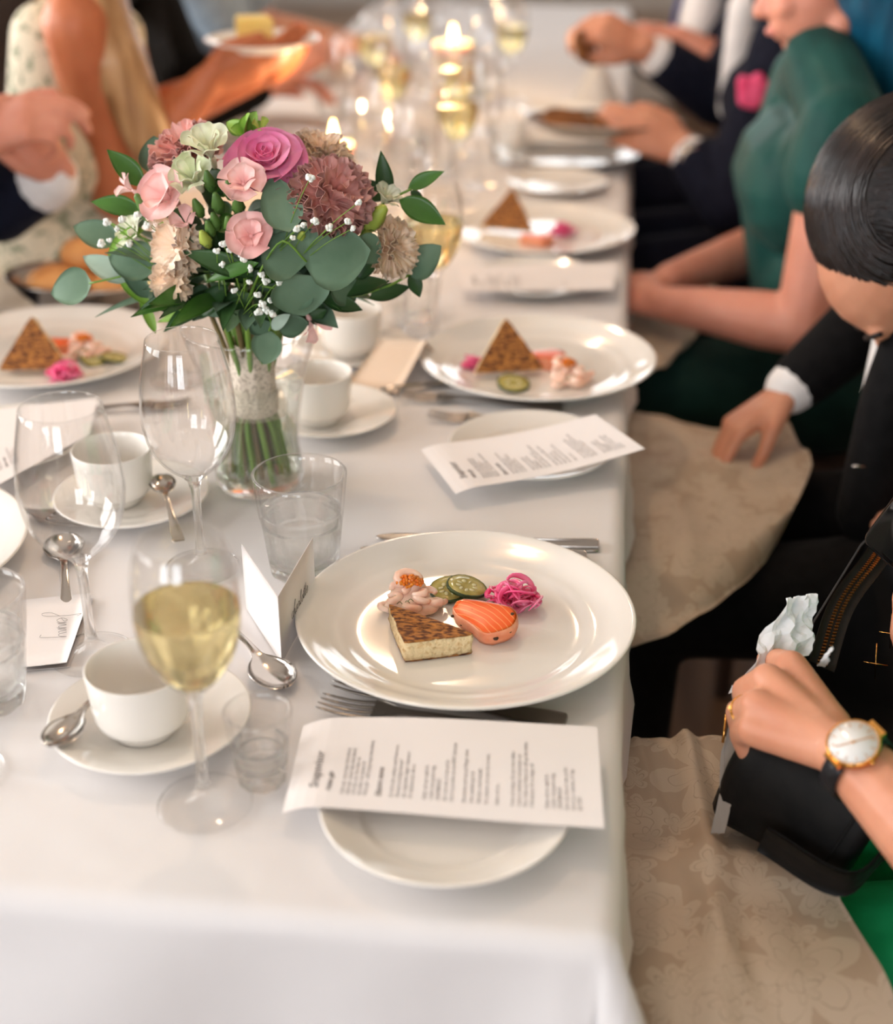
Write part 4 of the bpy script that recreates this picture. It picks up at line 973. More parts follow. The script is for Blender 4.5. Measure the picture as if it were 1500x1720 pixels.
# ---------------------------------------------------------------- glasses further down the table
FAR_W = [((730, 582), 'glass of white wine right of the bouquet, nearest of the distant glasses'), ((298, 642), 'glass of white wine seen through the empty glass before the vase'), ((768, 338), 'glass of white wine straight beside the third dinner plate'), ((662, 262), 'glass of white wine left of centre behind the near candle'),
         ((632, 196), 'leftmost white wine glass of the far group'), ((703, 148), 'white wine glass just left of the far candle'), ((857, 172), 'rightmost white wine glass beside the far candle'), ((770, 262), 'white wine glass in front of the far candle')]
for (u, v), l in FAR_W: wine_glass(G(u, v), l, 'white', .066)
FAR_E = [((694, 418), 'empty wine glass between the bouquet and the third plate'), ((640, 352), 'empty wine glass just right of the near candle'), ((805, 312), 'empty wine glass left of the fourth bread plate'), ((715, 238), 'empty wine glass in the middle of the far group'),
         ((822, 222), 'empty wine glass right of the far candle, in front'), ((592, 262), 'empty wine glass at the left of the far group'), ((838, 132), 'empty wine glass far back right of the candle'), ((655, 112), 'empty wine glass far back left of the candle'), ((735, 96), 'empty wine glass behind the far candle'), ((800, 90), 'hindmost empty wine glass on the right')]
for (u, v), l in FAR_E: wine_glass(G(u, v), l)
for (u, v), l in [((640, 565), 'left water tumbler of the pair behind the cream card'), ((694, 535), 'right water tumbler of the pair behind the cream card'), ((668, 318), 'water tumbler behind the near candle'), ((738, 290), 'water tumbler between distant wine glasses'), ((852, 268), 'water tumbler left of the far dinner plate'), ((560, 205), 'water tumbler at the left table edge, far back'), ((790, 168), 'water tumbler next to the far candle')]:
    tumbler(G(u, v), l, .103, .0445, .033, .066)
# ---------------------------------------------------------------- further plates
dinner_plate(G(955, 258, T + .012), 'empty white dinner plate under the suited man holding bread')
bread_plate(G(935, 310, T + .009), 'empty white bread plate in front of the suited man')
dinner_plate(Vector((-.69, 2.30, T)), 'white dinner plate behind the bouquet on the left side')
dinner_plate(Vector((-.69, 2.92, T)), 'far white dinner plate on the left side')
cup_saucer(G(590, 590, T + .008), 'white coffee cup half hidden behind the bouquet and cream card', 'white saucer half hidden behind the bouquet and cream card')
M_linen = mat('folded_linen', S(230, 224, 216), rough=.85, bump=.3, bscale=300, bdist=.0006)
def folded_napkin(c, rz, label):
    t = thing('folded_napkin', label, 'napkin', (c[0], c[1], c[2]), rz, group='folded table napkins')
    for k in range(3): mesh('fold_layer', *sheet(lambda u, v, k=k: ((u - .5) * (.19 - .006 * k), (v - .5) * (.11 - .004 * k), .004 + .006 * k + .0015 * math.sin(6 * u + k)), 10, 6, .0035), M_linen, t)
p = G(955, 250, T); folded_napkin((p.x, p.y, T + .0105), .1, 'folded white napkin on the far dinner plate of the suited man')
# ---------------------------------------------------------------- bread basket on the left
M_silver = mat('silver_dish', S(170, 160, 150), rough=.22, metal=1, bump=.3, bscale=60, bdist=.001)
M_roll = mat('bread_roll', S(226, 166, 102), rough=.6, col2=S(188, 112, 52), scale=14, contrast=(.3, .7), bump=.4, bscale=40, bdist=.003)
def dish(c, label, rx=.115, ry=.075, h=.04, name='bread_basket', cat='bread basket', z=T + .001, group='silver bread baskets'):
    t = thing(name, label, cat, (c[0], c[1], z), group=group)
    v, f = lathe([(0, .002), (.6, .002), (.62, 0), (.66, 0), (.7, .003), (.9, h * .6), (1.0, h), (1.03, h + .002), (1.0, h + .003), (.95, h * .8), (.7, .008), (.5, .005), (0, .005)], 48)
    mesh('bowl', [(p[0] * rx, p[1] * ry, p[2]) for p in v], f, M_silver, t)
    v, f = tube([(1.02 * rx * math.cos(a), 1.02 * ry * math.sin(a), h + .003) for a in np.linspace(0, 2 * PI, 49)], .0022, 6, False); mesh('beaded_rim', v, f, M_silver, t)
    return t
def roll(c, r, rz, label, z, sx=1.35, group='bread rolls'):
    def rip(a, zz): return 1 + .04 * math.sin(3 * a + 1) + .02 * math.sin(7 * a)
    v, f = lathe([(r * math.sin(PI * k / 14), -r * .62 * math.cos(PI * k / 14)) for k in range(15)], 28, rip)
    v = [Vector((p[0] * sx, p[1], p[2] + r * .62 - (.06 * r if abs(p[1]) < r * .12 and p[2] > 0 else 0))) for p in v]
    o = mesh('bread_roll', v, f, M_roll, None, True, (c[0], c[1], z)); o.rotation_euler = (0, 0, rz); tag(o, label, 'bread roll', group); return o
bk = G(152, 512); dish(bk, 'silver bread basket behind the left dinner plate')
roll((bk.x - .03, bk.y - .012), .042, .4, 'golden bread roll at the left in the silver basket', T + .010)
roll((bk.x + .045, bk.y + .005), .036, 1.3, 'golden bread roll at the right in the silver basket', T + .010)
roll((bk.x + .008, bk.y + .016), .038, .0, 'golden bread roll lying on top in the silver basket', T + .049)

# ---------------------------------------------------------------- pendant lamps hanging over the table
M_shade = mat('brass_shade', S(190, 150, 96), rough=.35, metal=1, bump=.1, bscale=60); M_bulb = emit('warm_bulb', (1.0, .70, .42), 18); M_flex = mat('black_flex', S(20, 20, 20), rough=.7)
for i, yy in enumerate((1.60, 3.0)):
    t = thing('pendant_lamp', ('brass pendant lamp over the near half of the table', 'brass pendant lamp over the far half of the table')[i], 'lamp', (-.39, yy, 2.0), group='brass pendant lamps')
    mesh('shade', *lathe([(.16, 0), (.15, .035), (.11, .085), (.05, .12), (.02, .13), (.02, .15), (.017, .15), (.017, .128), (.047, .115), (.105, .082), (.146, .034), (.157, 0), (.16, 0)], 40), M_shade, t)
    mesh('bulb', *ball((0, 0, .045), .03, 14, 8), M_bulb, t); mesh('flex', *tube([(0, 0, .15), (0, 0, .5), (0, 0, .9)], .003, 6), M_flex, t)
    L = bpy.data.lights.new('lamp_light', 'POINT'); L.energy = 8.5; L.color = (1, .79, .58); L.shadow_soft_size = .04
    lo = bpy.data.objects.new('lamp_light', L); link(lo, t); lo.location = (0, 0, -.02)

def standing_napkin(c, label, h=.10, r=.05):
    t = thing('standing_napkin', label, 'napkin', (c[0], c[1], T + .001), group='standing folded napkins')
    for k in range(4):
        a = k * PI / 2 + .3
        mesh('fold', *sheet(lambda u, v, a=a: (r * (1 - v) ** .8 * math.cos(a + (u - .5) * 1.7) * (1 + .15 * math.sin(u * 6)), r * (1 - v) ** .8 * math.sin(a + (u - .5) * 1.7), .001 + h * v), 8, 8, .0015), M_linen, t)
standing_napkin(G(1003, 172), 'white napkin folded to a cone at the far right place'); standing_napkin(G(560, 128), 'white napkin folded to a cone at the far left place')
bread_plate(G(940, 190, T + .009), 'white bread plate at the far right beside the standing napkin')

# ---------------------------------------------------------------- dark sideboard in the far left corner
M_dark = mat('dark_oak', S(84, 58, 40), rough=.45, col2=S(58, 38, 26), scale=7, stretch=(1, 1, 6), bump=.2, bscale=40)
sb = thing('sideboard', 'dark wooden sideboard against the left wall in the far corner', 'sideboard', (-2.70, 5.95, 0))
mesh('body', *box(-.24, .22, -1.0, 1.0, .08, .92), M_dark, sb, False); mesh('top', *box(-.26, .25, -1.03, 1.03, .92, .95), M_dark, sb, False)
for k in range(4):
    d = mesh('door', *box(.22, .238, -.98 + k * .49, -.51 + k * .49, .12, .88), M_dark, sb, False); mesh('knob', *ball((.25, -.55 + k * .49 - (.38 if k % 2 else 0), .55), .014, 10, 6), M_shade, d)
for sx in (-.2, .18):
    for sy in (-.92, .92): mesh('foot', *box(sx - .025, sx + .025, sy - .025, sy + .025, 0, .08), M_dark, sb, False)
def skin(name, c1, c2): return mat(name, S(*c1), rough=.48, col2=S(*c2), scale=18, contrast=(.3, .7), sss=.35, ssr=(.8, .35, .2), bump=.22, bscale=120, bdist=.0012)
SK = [skin('skin_fair', (226, 168, 138), (214, 148, 118)), skin('skin_warm', (214, 152, 122), (198, 132, 102)), skin('skin_tan_backlit', (196, 118, 78), (178, 100, 62)), skin('skin_pink', (218, 152, 130), (206, 136, 112))]  # the tan one is darkened too: backlit shade put into its colour
def fabric(name, c1, c2, rough=.8, sc=60, sheen=.2, bump=.25): return mat(name, S(*c1), rough=rough, col2=S(*c2), scale=sc, bump=bump, bscale=sc * 6, bdist=.001, sheen=sheen * .15, spec=.12)
M_black = fabric('black_wool', (13, 12, 13), (19, 18, 19), sheen=.05); M_navy = fabric('navy_wool', (20, 21, 34), (26, 28, 42), sheen=.08)
M_green = fabric('dark_green_satin', (22, 62, 58), (30, 76, 70), .5, 12); M_kelly = fabric('bright_green_cloth', (24, 150, 92), (34, 164, 104), .7, 30)
M_shirt = fabric('white_shirt', (226, 222, 220), (236, 232, 230), .8, 40); M_gown = fabric('dark_green_skirt', (14, 38, 34), (20, 48, 42), .7, 20)
M_floral = mat('floral_dress', S(222, 208, 182), rough=.8, col2=S(120, 128, 100), scale=55, contrast=(.52, .62), bump=.2, bscale=60)
M_grey = fabric('grey_blue_shirt', (132, 146, 158), (150, 164, 176), .8, 30); M_tie = fabric('blue_tie', (52, 62, 116), (66, 78, 136), .5, 60)
M_pinksq = fabric('pink_silk', (226, 74, 118), (238, 104, 144), .5, 30); M_cream_f = fabric('cream_blouse', (226, 212, 192), (236, 224, 206), .8, 30)
def hairm(name, c1, c2): return mat(name, S(*c1), rough=.36, col2=S(*c2), scale=60, stretch=(1, 1, .08), bump=.8, bscale=130, bdist=.003, spec=.6)
M_hdark = mat('dark_brown_hair', S(14, 10, 10), rough=.34, col2=S(30, 21, 20), scale=90, stretch=(.2, 2.5, 2.5), bump=.5, bscale=110, bdist=.003, spec=.35)
M_hblue = hairm('teal_blue_hair', (10, 66, 92), (18, 92, 120)); M_hblond = hairm('blond_hair', (150, 108, 68), (190, 150, 106)); M_hbrown = hairm('brown_hair', (70, 46, 32), (96, 66, 46))
M_lip = mat('lips', S(198, 120, 106), rough=.4, sss=.2); M_eye = mat('eye_white', S(236, 232, 228), rough=.1)
M_iris = mat('iris', S(70, 56, 44), rough=.1)
V3 = Vector
def cap(a, ra, b, rb): return capsule(a, ra, b, rb)
def chain(pts, rad): return [capsule(pts[i], rad[i], pts[i + 1], rad[i + 1]) for i in range(len(pts) - 1)]
def hand_shapes(wr, d, n, t, curl=(.5, .5, .5, .5), k=1.0, thumb=(.5, .2), spread=1.0):
    """wr wrist; d toward the knuckles; n out of the back of the hand; t toward the thumb side; curl bends each finger into the palm"""
    wr, d, n, t = V3(wr), V3(d).normalized(), V3(n), V3(t); n = (n - d * n.dot(d)).normalized(); t = (t - d * t.dot(d) - n * t.dot(n)).normalized()
    out = []; off = [.0285, .0095, -.0095, -.0265]; lens = [(.043, .026, .021), (.047, .030, .022), (.043, .027, .021), (.034, .021, .019)]; rad = [.0092, .0096, .0090, .0080]
    for i in range(4):
        kn = wr + (d * (.088 - .004 * abs(i - 1)) + t * off[i] * spread + n * (.003 if i in (1, 2) else 0)) * k
        out.append(capsule(wr + t * off[i] * .55 * k, .0155 * k, kn, .0118 * k))
        dirv, p, r = d + t * off[i] * 3 * (spread - .6), kn, rad[i] * k; dirv.normalize(); nn = n.copy()
        for j, L in enumerate(lens[i]):
            a = curl[i] * (.9, 1.25, .8)[j]
            dirv, nn = dirv * math.cos(a) - nn * math.sin(a), nn * math.cos(a) + dirv * math.sin(a)
            q = p + dirv * L * k; out.append(capsule(p, r, q, r * .9)); p, r = q, r * .92
    b0 = wr + (d * .015 + t * .018 - n * .004) * k; b1 = wr + (d * .048 + t * .045 - n * .014) * k
    ta = (d * math.cos(thumb[0]) + t * math.sin(thumb[0]) * .6 - n * thumb[1]).normalized()
    b2 = b1 + ta * .034 * k; b3 = b2 + (ta * .9 + d * .2 - n * .15 - t * .25).normalized() * .028 * k
    out += [capsule(b0, .0165 * k, b1, .0125 * k), capsule(b1, .0118 * k, b2, .0105 * k), capsule(b2, .0105 * k, b3, .0088 * k), capsule(wr + (d * .03 - n * .006) * k, .016 * k, wr + (d * .065 - n * .006) * k, .014 * k)]
    return out
def arm_shapes(sh, el, wr, r=(.050, .042, .026)):
    el, wr = V3(el), V3(wr); m = el.lerp(wr, .28)
    return [capsule(sh, r[0], el, r[1]), capsule(el, r[1], m, r[1] * 1.0), capsule(m, r[1] * 1.0, wr, r[2])]
def head_shapes(c, f, up):
    """c: middle of the skull; f: where the face looks; up: crown"""
    c, f, up = V3(c), V3(f).normalized(), V3(up); up = (up - f * up.dot(f)).normalized(); s = up.cross(f)
    M = Matrix((s, f, up)).transposed().to_4x4(); M.translation = c
    def B(x, y, z, r, sx=1, sy=1, sz=1): return [M @ V3(q) for q in ball((0, 0, 0), r, 20, 12, (sx, sy, sz))[0]] if 0 else ([M @ (V3((q[0] * sx, q[1] * sy, q[2] * sz)) + V3((x, y, z))) for q in ball((0, 0, 0), r, 20, 12)[0]], ball((0, 0, 0), r, 20, 12)[1])
    W = lambda x, y, z: M @ V3((x, y, z))
    out = [B(0, -.012, .025, .092, .84, 1.08, .98), B(0, .030, -.035, .072, .84, .92, 1.1), capsule(W(0, .052, -.098), .024, W(0, .066, -.092), .017), capsule(W(-.045, .0, -.075), .022, W(0, .055, -.098), .022), capsule(W(.045, .0, -.075), .022, W(0, .055, -.098), .022),
           capsule(W(0, .088, -.002), .008, W(0, .106, -.034), .0125), capsule(W(-.012, .095, -.037), .0075, W(.012, .095, -.037), .0075), capsule(W(-.034, .079, .012), .0095, W(.034, .079, .012), .0095), capsule(W(-.038, .070, -.030), .019, W(-.030, .072, -.036), .017), capsule(W(.038, .070, -.030), .019, W(.030, .072, -.036), .017),
           capsule(W(-.018, .088, -.062), .0085, W(.018, .088, -.062), .0085), capsule(W(-.016, .086, -.073), .0085, W(.016, .086, -.073), .0085)]
    for sx in (-1, 1): out += [capsule(W(.078 * sx, -.010, -.005), .012, W(.082 * sx, -.014, .020), .014), capsule(W(.077 * sx, -.004, -.028), .008, W(.078 * sx, -.008, -.012), .009)]
    return out, M
def face_parts(M, parent, open_eyes=True):
    for sx in (-1, 1):
        if not open_eyes:
            v, f = tube(spline([(.018 * sx, .082, -.010), (.031 * sx, .086, -.014), (.045 * sx, .076, -.010)], 4), .0014, 6); mesh('eyelash', [M @ V3(q) for q in v], f, M_hdark, parent)
            v, f = tube(spline([(.014 * sx, .088, .017), (.032 * sx, .0885, .0215), (.050 * sx, .076, .015)], 4), .0030, 6); mesh('eyebrow', [M @ V3(q) for q in v], f, M_hdark, parent)
            continue
        v, f = ball((.031 * sx, .0695, -.006), .0122, 14, 8); o = mesh('eye', [M @ V3(q) for q in v], f, M_eye, parent)
        v, f = ball((.031 * sx, .0772, -.007), .0054, 10, 6); mesh('iris', [M @ V3(q) for q in v], f, M_iris, o)
        v, f = tube(spline([(.014 * sx, .088, .017), (.032 * sx, .0885, .0215), (.050 * sx, .076, .015)], 4), .0032, 6); mesh('eyebrow', [M @ V3(q) for q in v], f, M_hbrown, parent)
    v, f = tube(spline([(-.023, .088, -.067), (-.010, .097, -.0655), (0, .098, -.067), (.010, .097, -.0655), (.023, .088, -.067)], 3), [.001] + [.0052] * 11 + [.001], 8); mesh('lips', [M @ V3(q) for q in v], f, M_lip, parent)
def body_shapes(pel, chest, shL, shR, neck):
    pel, chest, shL, shR, neck = map(V3, (pel, chest, shL, shR, neck)); s = (shL - shR).normalized(); mid = pel.lerp(chest, .5)
    return [capsule(pel + s * .085, .105, pel - s * .085, .105), capsule(mid + s * .055, .095, mid - s * .055, .095), capsule(pel, .11, mid, .10), capsule(mid, .10, chest, .105), capsule(chest + s * .06, .108, chest - s * .06, .108), capsule(shL, .058, chest + s * .06, .09), capsule(shR, .058, chest - s * .06, .09), capsule(shL - s * .02, .055, neck, .055), capsule(shR + s * .02, .055, neck, .055)]
def leg_shapes(pel, fdir, s, knee=.43, z=.53, r=.078):
    pel, f, s = V3(pel), V3(fdir), V3(s); out = []
    for q in (-1, 1):
        h = pel + s * q * .085; k = V3((h.x + f.x * knee, h.y + f.y * knee, z - .01)) + s * q * .02; a = V3((k.x, k.y, .09))
        out += [capsule(h, r * 1.15, k, r * .82), capsule(k, r * .8, a, .045), capsule(a + V3((0, 0, -.04)), .040, a + f * .12 + V3((0, 0, -.05)), .034)]
    return out
RGT, LFT = V3((-1, 0, 0)), V3((1, 0, 0))                 # the right row faces -x, the left row +x
M_chair = mat('chair_wood', S(70, 48, 34), rough=.5, col2=S(52, 34, 24), scale=8, stretch=(6, 1, 1))
M_seat = fabric('chair_seat', (60, 44, 38), (72, 54, 46), .9, 40)
def chair(x, y, sgn, label):
    """sgn +1: backrest at +x"""
    t = thing('dining_chair', label, 'chair', (x, y, 0), 0 if sgn > 0 else PI, group='wooden dining chairs')
    mesh('seat', *prism([(-.21, -.2), (.2, -.19), (.2, .19), (-.21, .2)], .405, .44, .03), M_seat, t)
    for lx in (-.18, .18):
        for ly in (-.17, .17): mesh('leg', *tube([(lx, ly, 0), (lx, ly, .2), (lx, ly, .41)], [.014, .016, .019], 8), M_chair, t)
    for ly in (-.17, .17): mesh('back_post', *tube([(.19, ly, .40), (.205, ly, .62), (.235, ly, .86)], [.018, .016, .014], 8), M_chair, t)
    for z in (.62, .73, .84): mesh('back_rail', *box(.205 + (z - .62) * .1, .225 + (z - .62) * .1, -.17, .17, z - .02, z + .02), M_chair, t, False)
    return t
def person(label, x, y): return thing('person', label, 'person', (x, y, 0))
def P(o, *pts): return [V3(p) for p in pts]
def rel(shapes, o): off = V3(o.location); return [([V3(v) - off for v in vf[0]], vf[1]) for vf in shapes]
def grow(o, name, shapes, m, voxel=.007, smooth=6): return fuse(name, rel(shapes, o), m, o, voxel, smooth)
S_ = V3((0, 1, 0))
# ================================================================= P1: nearest guest on the right, only hands, watch and lap in view
p1 = person('nearest guest in green, wearing a watch, holding a black bag on lap', .47, 1.02)
pel, chest = V3((.50, 1.02, .56)), V3((.50, 1.01, .90)); shL, shR, neck = V3((.49, .83, 1.03)), V3((.49, 1.20, 1.03)), V3((.48, 1.01, 1.09))
elL, wrL = V3((.318, .735, .735)), G(1424, 1268, .770)
hd, HM = head_shapes((.44, 1.01, 1.24), (-.85, .1, -.5), (-.4, 0, .9))
K = [G(1328, 1120, .772), G(1290, 1142, .776), G(1272, 1186, .770), G(1268, 1226, .757)]
PIPs = [G(1292, 1108, .748), G(1252, 1160, .752), G(1240, 1196, .744), G(1244, 1232, .734)]
DIPs = [V3((PIPs[0].x + .004, PIPs[0].y + .004, .724)), V3((PIPs[1].x + .004, PIPs[1].y - .002, .727)), V3((PIPs[2].x + .006, PIPs[2].y - .003, .721)), V3((PIPs[3].x + .008, PIPs[3].y - .004, .716))]
TIPs = [q + V3((.014, .0, -.014)) for q in DIPs]
hand = []
for i in range(4):
    r = (.0108, .0112, .0106, .0096)[i]
    base = wrL.lerp(K[i], .18)
    hand += [capsule(base, .0175, K[i], .0145), capsule(K[i], .0138, PIPs[i], r * 1.05), capsule(PIPs[i], r * 1.05, DIPs[i], r * .95), capsule(DIPs[i], r * .95, TIPs[i], r * .8)]
pm = (K[1] + K[2]) / 2
hand += [capsule(wrL, .021, wrL.lerp(pm, .7) + V3((0, 0, -.006)), .020), capsule(wrL.lerp(K[0], .3), .018, K[0] + V3((.018, -.012, -.022)), .013), capsule(K[0] + V3((.018, -.012, -.022)), .0125, K[0] + V3((.006, -.006, -.048)), .010)]
sk1 = SK[1]
grow(p1, 'body', hd + [capsule((.49, 1.01, 1.08), .052, (.46, 1.01, 1.16), .05)] + arm_shapes(shL, elL, wrL, (.048, .040, .0245)) + hand + arm_shapes(shR, (.49, 1.27, .80), (.395, 1.185, .80)) +
     hand_shapes((.385, 1.18, .80), (-.8, -.35, .05), (.2, .5, .8), (-.2, -.8, .5), (.6, .6, .7, .8)), sk1, .0029, 4)
face_parts(Matrix.Translation(-V3(p1.location)) @ HM, p1)
grow(p1, 'dress', body_shapes(pel, chest, shL, shR, neck) + leg_shapes(pel, RGT, S_, .44) + [capsule(shL, .066, shL.lerp(elL, .80), .060), capsule(shR, .066, shR.lerp(V3((.49, 1.27, .80)), .6), .058)], M_kelly, .009, 5)
grow(p1, 'hair', [([HM @ V3((q[0] * .93, q[1] * 1.02 - .030, q[2] * 1.04 + .044)) for q in ball((0, 0, 0), .101, 22, 12)[0]], ball((0, 0, 0), .101, 22, 12)[1]), capsule((.50, 1.01, 1.22), .088, (.55, 1.01, 1.02), .07), capsule((.48, .93, 1.22), .045, (.52, .92, 1.04), .035)], M_hbrown, .007, 5)
# ring, nails, watch
gold = mat('gold', S(232, 170, 92), rough=.18, metal=1, bump=.05, bscale=100)
def ringband(o, name, c, axis, R, r, m, seg=36):
    M = align(axis).to_4x4(); M.translation = V3(c); v, f = tube([(R * math.cos(a), R * math.sin(a), 0) for a in np.linspace(0, 2 * PI, seg + 1)], r, 8, False)
    return mesh(name, [M @ V3(q) for q in v], f, m, o)
rg = thing('finger_ring', 'thin gold ring with a small clear stone on the ring finger', 'ring', K[2].lerp(PIPs[2], .62)); O = V3(rg.location)
ax = (PIPs[2] - K[2]).normalized()
ringband(rg, 'band', (0, 0, 0), ax, .0119, .0008, gold); ringband(rg, 'band', ax * .003, ax, .0117, .0008, gold)
o = (V3((-.5, -.55, .55)) - ax * V3((-.5, -.55, .55)).dot(ax)).normalized()
mesh('stone', *ball(o * .0132, .0024, 8, 5), M_glass, rg)
wdir = (elL - wrL).normalized(); wa = wrL + wdir * .012; wn = (EYEV - wa).normalized() * .6 + V3((-.12, -.20, .8)); wn = (wn - wdir * wn.dot(wdir)).normalized(); WC = wa + wn * .0300
wt = thing('wrist_watch', 'round white-faced gold watch with black leather strap on the wrist', 'watch', WC)
Mw = align(wn, wdir); M4 = Mw.to_4x4(); Rw = .0195
mesh('case', *xf(lathe([(0, -.003), (Rw, -.003), (Rw * 1.03, 0), (Rw * 1.02, .0032), (Rw * .95, .0040), (Rw * .93, .0030), (0, .0028)], 48), M4), gold, wt)
M_dial = mat('white_dial', S(240, 238, 236), rough=.35); mesh('dial', *xf(lathe([(0, .0030), (Rw * .93, .0030), (Rw * .93, .0034), (0, .0034)], 48), M4), M_dial, wt)
for k in range(12):
    a = k * PI / 6; mesh('hour_mark', *xf(box(-.00028, .00028, Rw * .66, Rw * .86, .0034, .0037), M4 @ Matrix.Rotation(a, 4, 'Z')), gold, wt, False)
mesh('hour_hand', *xf(box(-.0004, .0004, -.003, Rw * .70, .0037, .0040), M4 @ Matrix.Rotation(2.75, 4, 'Z')), gold, wt, False); mesh('minute_hand', *xf(box(-.00035, .00035, -.003, Rw * .80, .0040, .0043), M4 @ Matrix.Rotation(5.9, 4, 'Z')), gold, wt, False)
mesh('hand_pin', *xf(lathe([(0, .0034), (.0011, .0034), (.0011, .0046), (0, .0048)], 10), M4), gold, wt)
mesh('crown', *xf(tube([(Rw * 1.0, 0, .001), (Rw * 1.14, 0, .001)], .0016, 8), M4), gold, wt)
mesh('watch_glass', *xf(lathe([(0, .0048), (Rw * .9, .0046), (Rw * .93, .0042), (Rw * .9, .0050), (0, .0054)], 40), M4), M_bowl, wt)
M_strap = mat('black_strap', S(20, 19, 22), rough=.45, col2=S(30, 28, 32), scale=80, bump=.3, bscale=200)
axis_c = wa - WC; rs = .0275
y_ = wdir.cross(wn).normalized(); V, Fc = [], []; n = 30
for k in range(n + 1):
    a = .66 + (2 * PI - 1.32) * k / n
    dirr = wn * math.cos(a) + y_ * math.sin(a)
    for (w_, rr) in ((-.008, rs), (-.008, rs + .002), (.008, rs + .002), (.008, rs)): V.append(axis_c + dirr * rr + wdir * w_)
for k in range(n):
    for j in range(4): Fc.append((k * 4 + j, k * 4 + (j + 1) % 4, (k + 1) * 4 + (j + 1) % 4, (k + 1) * 4 + j))
Fc += [(3, 2, 1, 0), tuple(n * 4 + j for j in range(4))]
mesh('strap', V, Fc, M_strap, wt)
for sg in (-1, 1): mesh('lug', *xf(box(-.0075, .0075, sg * Rw * 1.0 - .002, sg * Rw * 1.0 + .004, -.004, .001), M4), gold, wt, False)
# phone held at the edge of the frame
ph = thing('phone', 'dark phone held at the right edge above the bag', 'phone', (.296, 1.15, .872), rot=(math.radians(62), .15, math.radians(-60)))
M_phone = mat('phone_black', S(16, 16, 18), rough=.2, col2=S(22, 22, 24), scale=30)
def rrect(w_, h, r, n=5):
    out = []
    for cx, cy_, a0 in ((w_ - r, h - r, 0), (-w_ + r, h - r, PI / 2), (-w_ + r, -h + r, PI), (w_ - r, -h + r, 1.5 * PI)):
        for k in range(n + 1): a = a0 + PI / 2 * k / n; out.append((cx + r * math.cos(a), cy_ + r * math.sin(a)))
    return out
mesh('case', *prism(rrect(.036, .072, .009), -.004, .004, .03), M_phone, ph); mesh('screen', *prism(rrect(.034, .070, .008), .004, .0043), mat('screen_glass', S(8, 8, 10), rough=.05), ph)
# the lap napkin: damask
def damask(name, base, flower, line):
    """woven flowers: petalled shapes around scattered points, outlined with a thin darker thread"""
    m, N, L, B = _mat(name); B.inputs['Roughness'].default_value = .65; B.inputs['Sheen Weight'].default_value = .1
    tc = N.new('ShaderNodeTexCoord')
    def mth(op, *ins):
        n = N.new('ShaderNodeMath'); n.operation = op
        for i, q in enumerate(ins):
            if isinstance(q, (int, float)): n.inputs[i].default_value = q
            else: L.new(q, n.inputs[i])
        return n.outputs[0]
    nz = N.new('ShaderNodeTexNoise'); nz.inputs['Scale'].default_value = 40; nz.inputs['Detail'].default_value = 2; L.new(tc.outputs['Object'], nz.inputs['Vector'])
    vm = N.new('ShaderNodeVectorMath'); vm.operation = 'MULTIPLY_ADD'; vm.inputs[1].default_value = (.014,) * 3; L.new(nz.outputs['Color'], vm.inputs[0]); L.new(tc.outputs['Object'], vm.inputs[2])
    masks, lines = [], []
    for sc_, rad, pet, off in ((8.5, .056, 5, 0), (14, .030, 7, 4.3), (24, .017, 5, 9.1)):
        mp = N.new('ShaderNodeMapping'); mp.inputs['Location'].default_value = (off, off * .7, 0); L.new(vm.outputs[0], mp.inputs['Vector'])
        vo_ = N.new('ShaderNodeTexVoronoi'); vo_.voronoi_dimensions = '2D'; vo_.inputs['Scale'].default_value = sc_; L.new(mp.outputs[0], vo_.inputs['Vector'])
        df = N.new('ShaderNodeVectorMath'); df.operation = 'SUBTRACT'; L.new(mp.outputs[0], df.inputs[0]); L.new(vo_.outputs['Position'], df.inputs[1])
        sp = N.new('ShaderNodeSeparateXYZ'); L.new(df.outputs[0], sp.inputs[0])
        r = mth('SQRT', mth('ADD', mth('MULTIPLY', sp.outputs[0], sp.outputs[0]), mth('MULTIPLY', sp.outputs[1], sp.outputs[1])))
        an = mth('ARCTAN2', sp.outputs[1], sp.outputs[0])
        lob = mth('MULTIPLY_ADD', mth('ABSOLUTE', mth('SINE', mth('MULTIPLY', an, pet / 2))), .55, .45)
        e = mth('SUBTRACT', mth('MULTIPLY', lob, rad), r)               # > 0 inside the petals
        masks.append(mth('GREATER_THAN', e, 0)); lines.append(mth('LESS_THAN', mth('ABSOLUTE', mth('SUBTRACT', e, rad * .28)), .0006))
    mk = mth('MAXIMUM', mth('MAXIMUM', masks[0], masks[1]), masks[2]); ln = mth('MAXIMUM', mth('MAXIMUM', lines[0], lines[1]), lines[2])
    m1 = N.new('ShaderNodeMix'); m1.data_type = 'RGBA'; m1.inputs[6].default_value = (*S(*base), 1); m1.inputs[7].default_value = (*S(*flower), 1); L.new(mk, m1.inputs[0])
    m2 = N.new('ShaderNodeMix'); m2.data_type = 'RGBA'; m2.inputs[7].default_value = (*S(*line), 1); L.new(m1.outputs[2], m2.inputs[6]); L.new(mth('MULTIPLY', ln, .7), m2.inputs[0])
    L.new(m2.outputs[2], B.inputs['Base Color'])
    n4 = N.new('ShaderNodeTexNoise'); n4.inputs['Scale'].default_value = 700; L.new(tc.outputs['Object'], n4.inputs['Vector'])
    bp = N.new('ShaderNodeBump'); bp.inputs['Strength'].default_value = .2; bp.inputs['Distance'].default_value = .0006; L.new(n4.outputs['Fac'], bp.inputs['Height']); L.new(bp.outputs['Normal'], B.inputs['Normal'])
    return m
M_dam = damask('shaded_damask_linen', (176, 154, 130), (192, 173, 150), (156, 136, 113))  # linen colours darkened to hold the shade that falls on the laps
def ridge(d, w_): return math.exp(-(d / w_) ** 2)
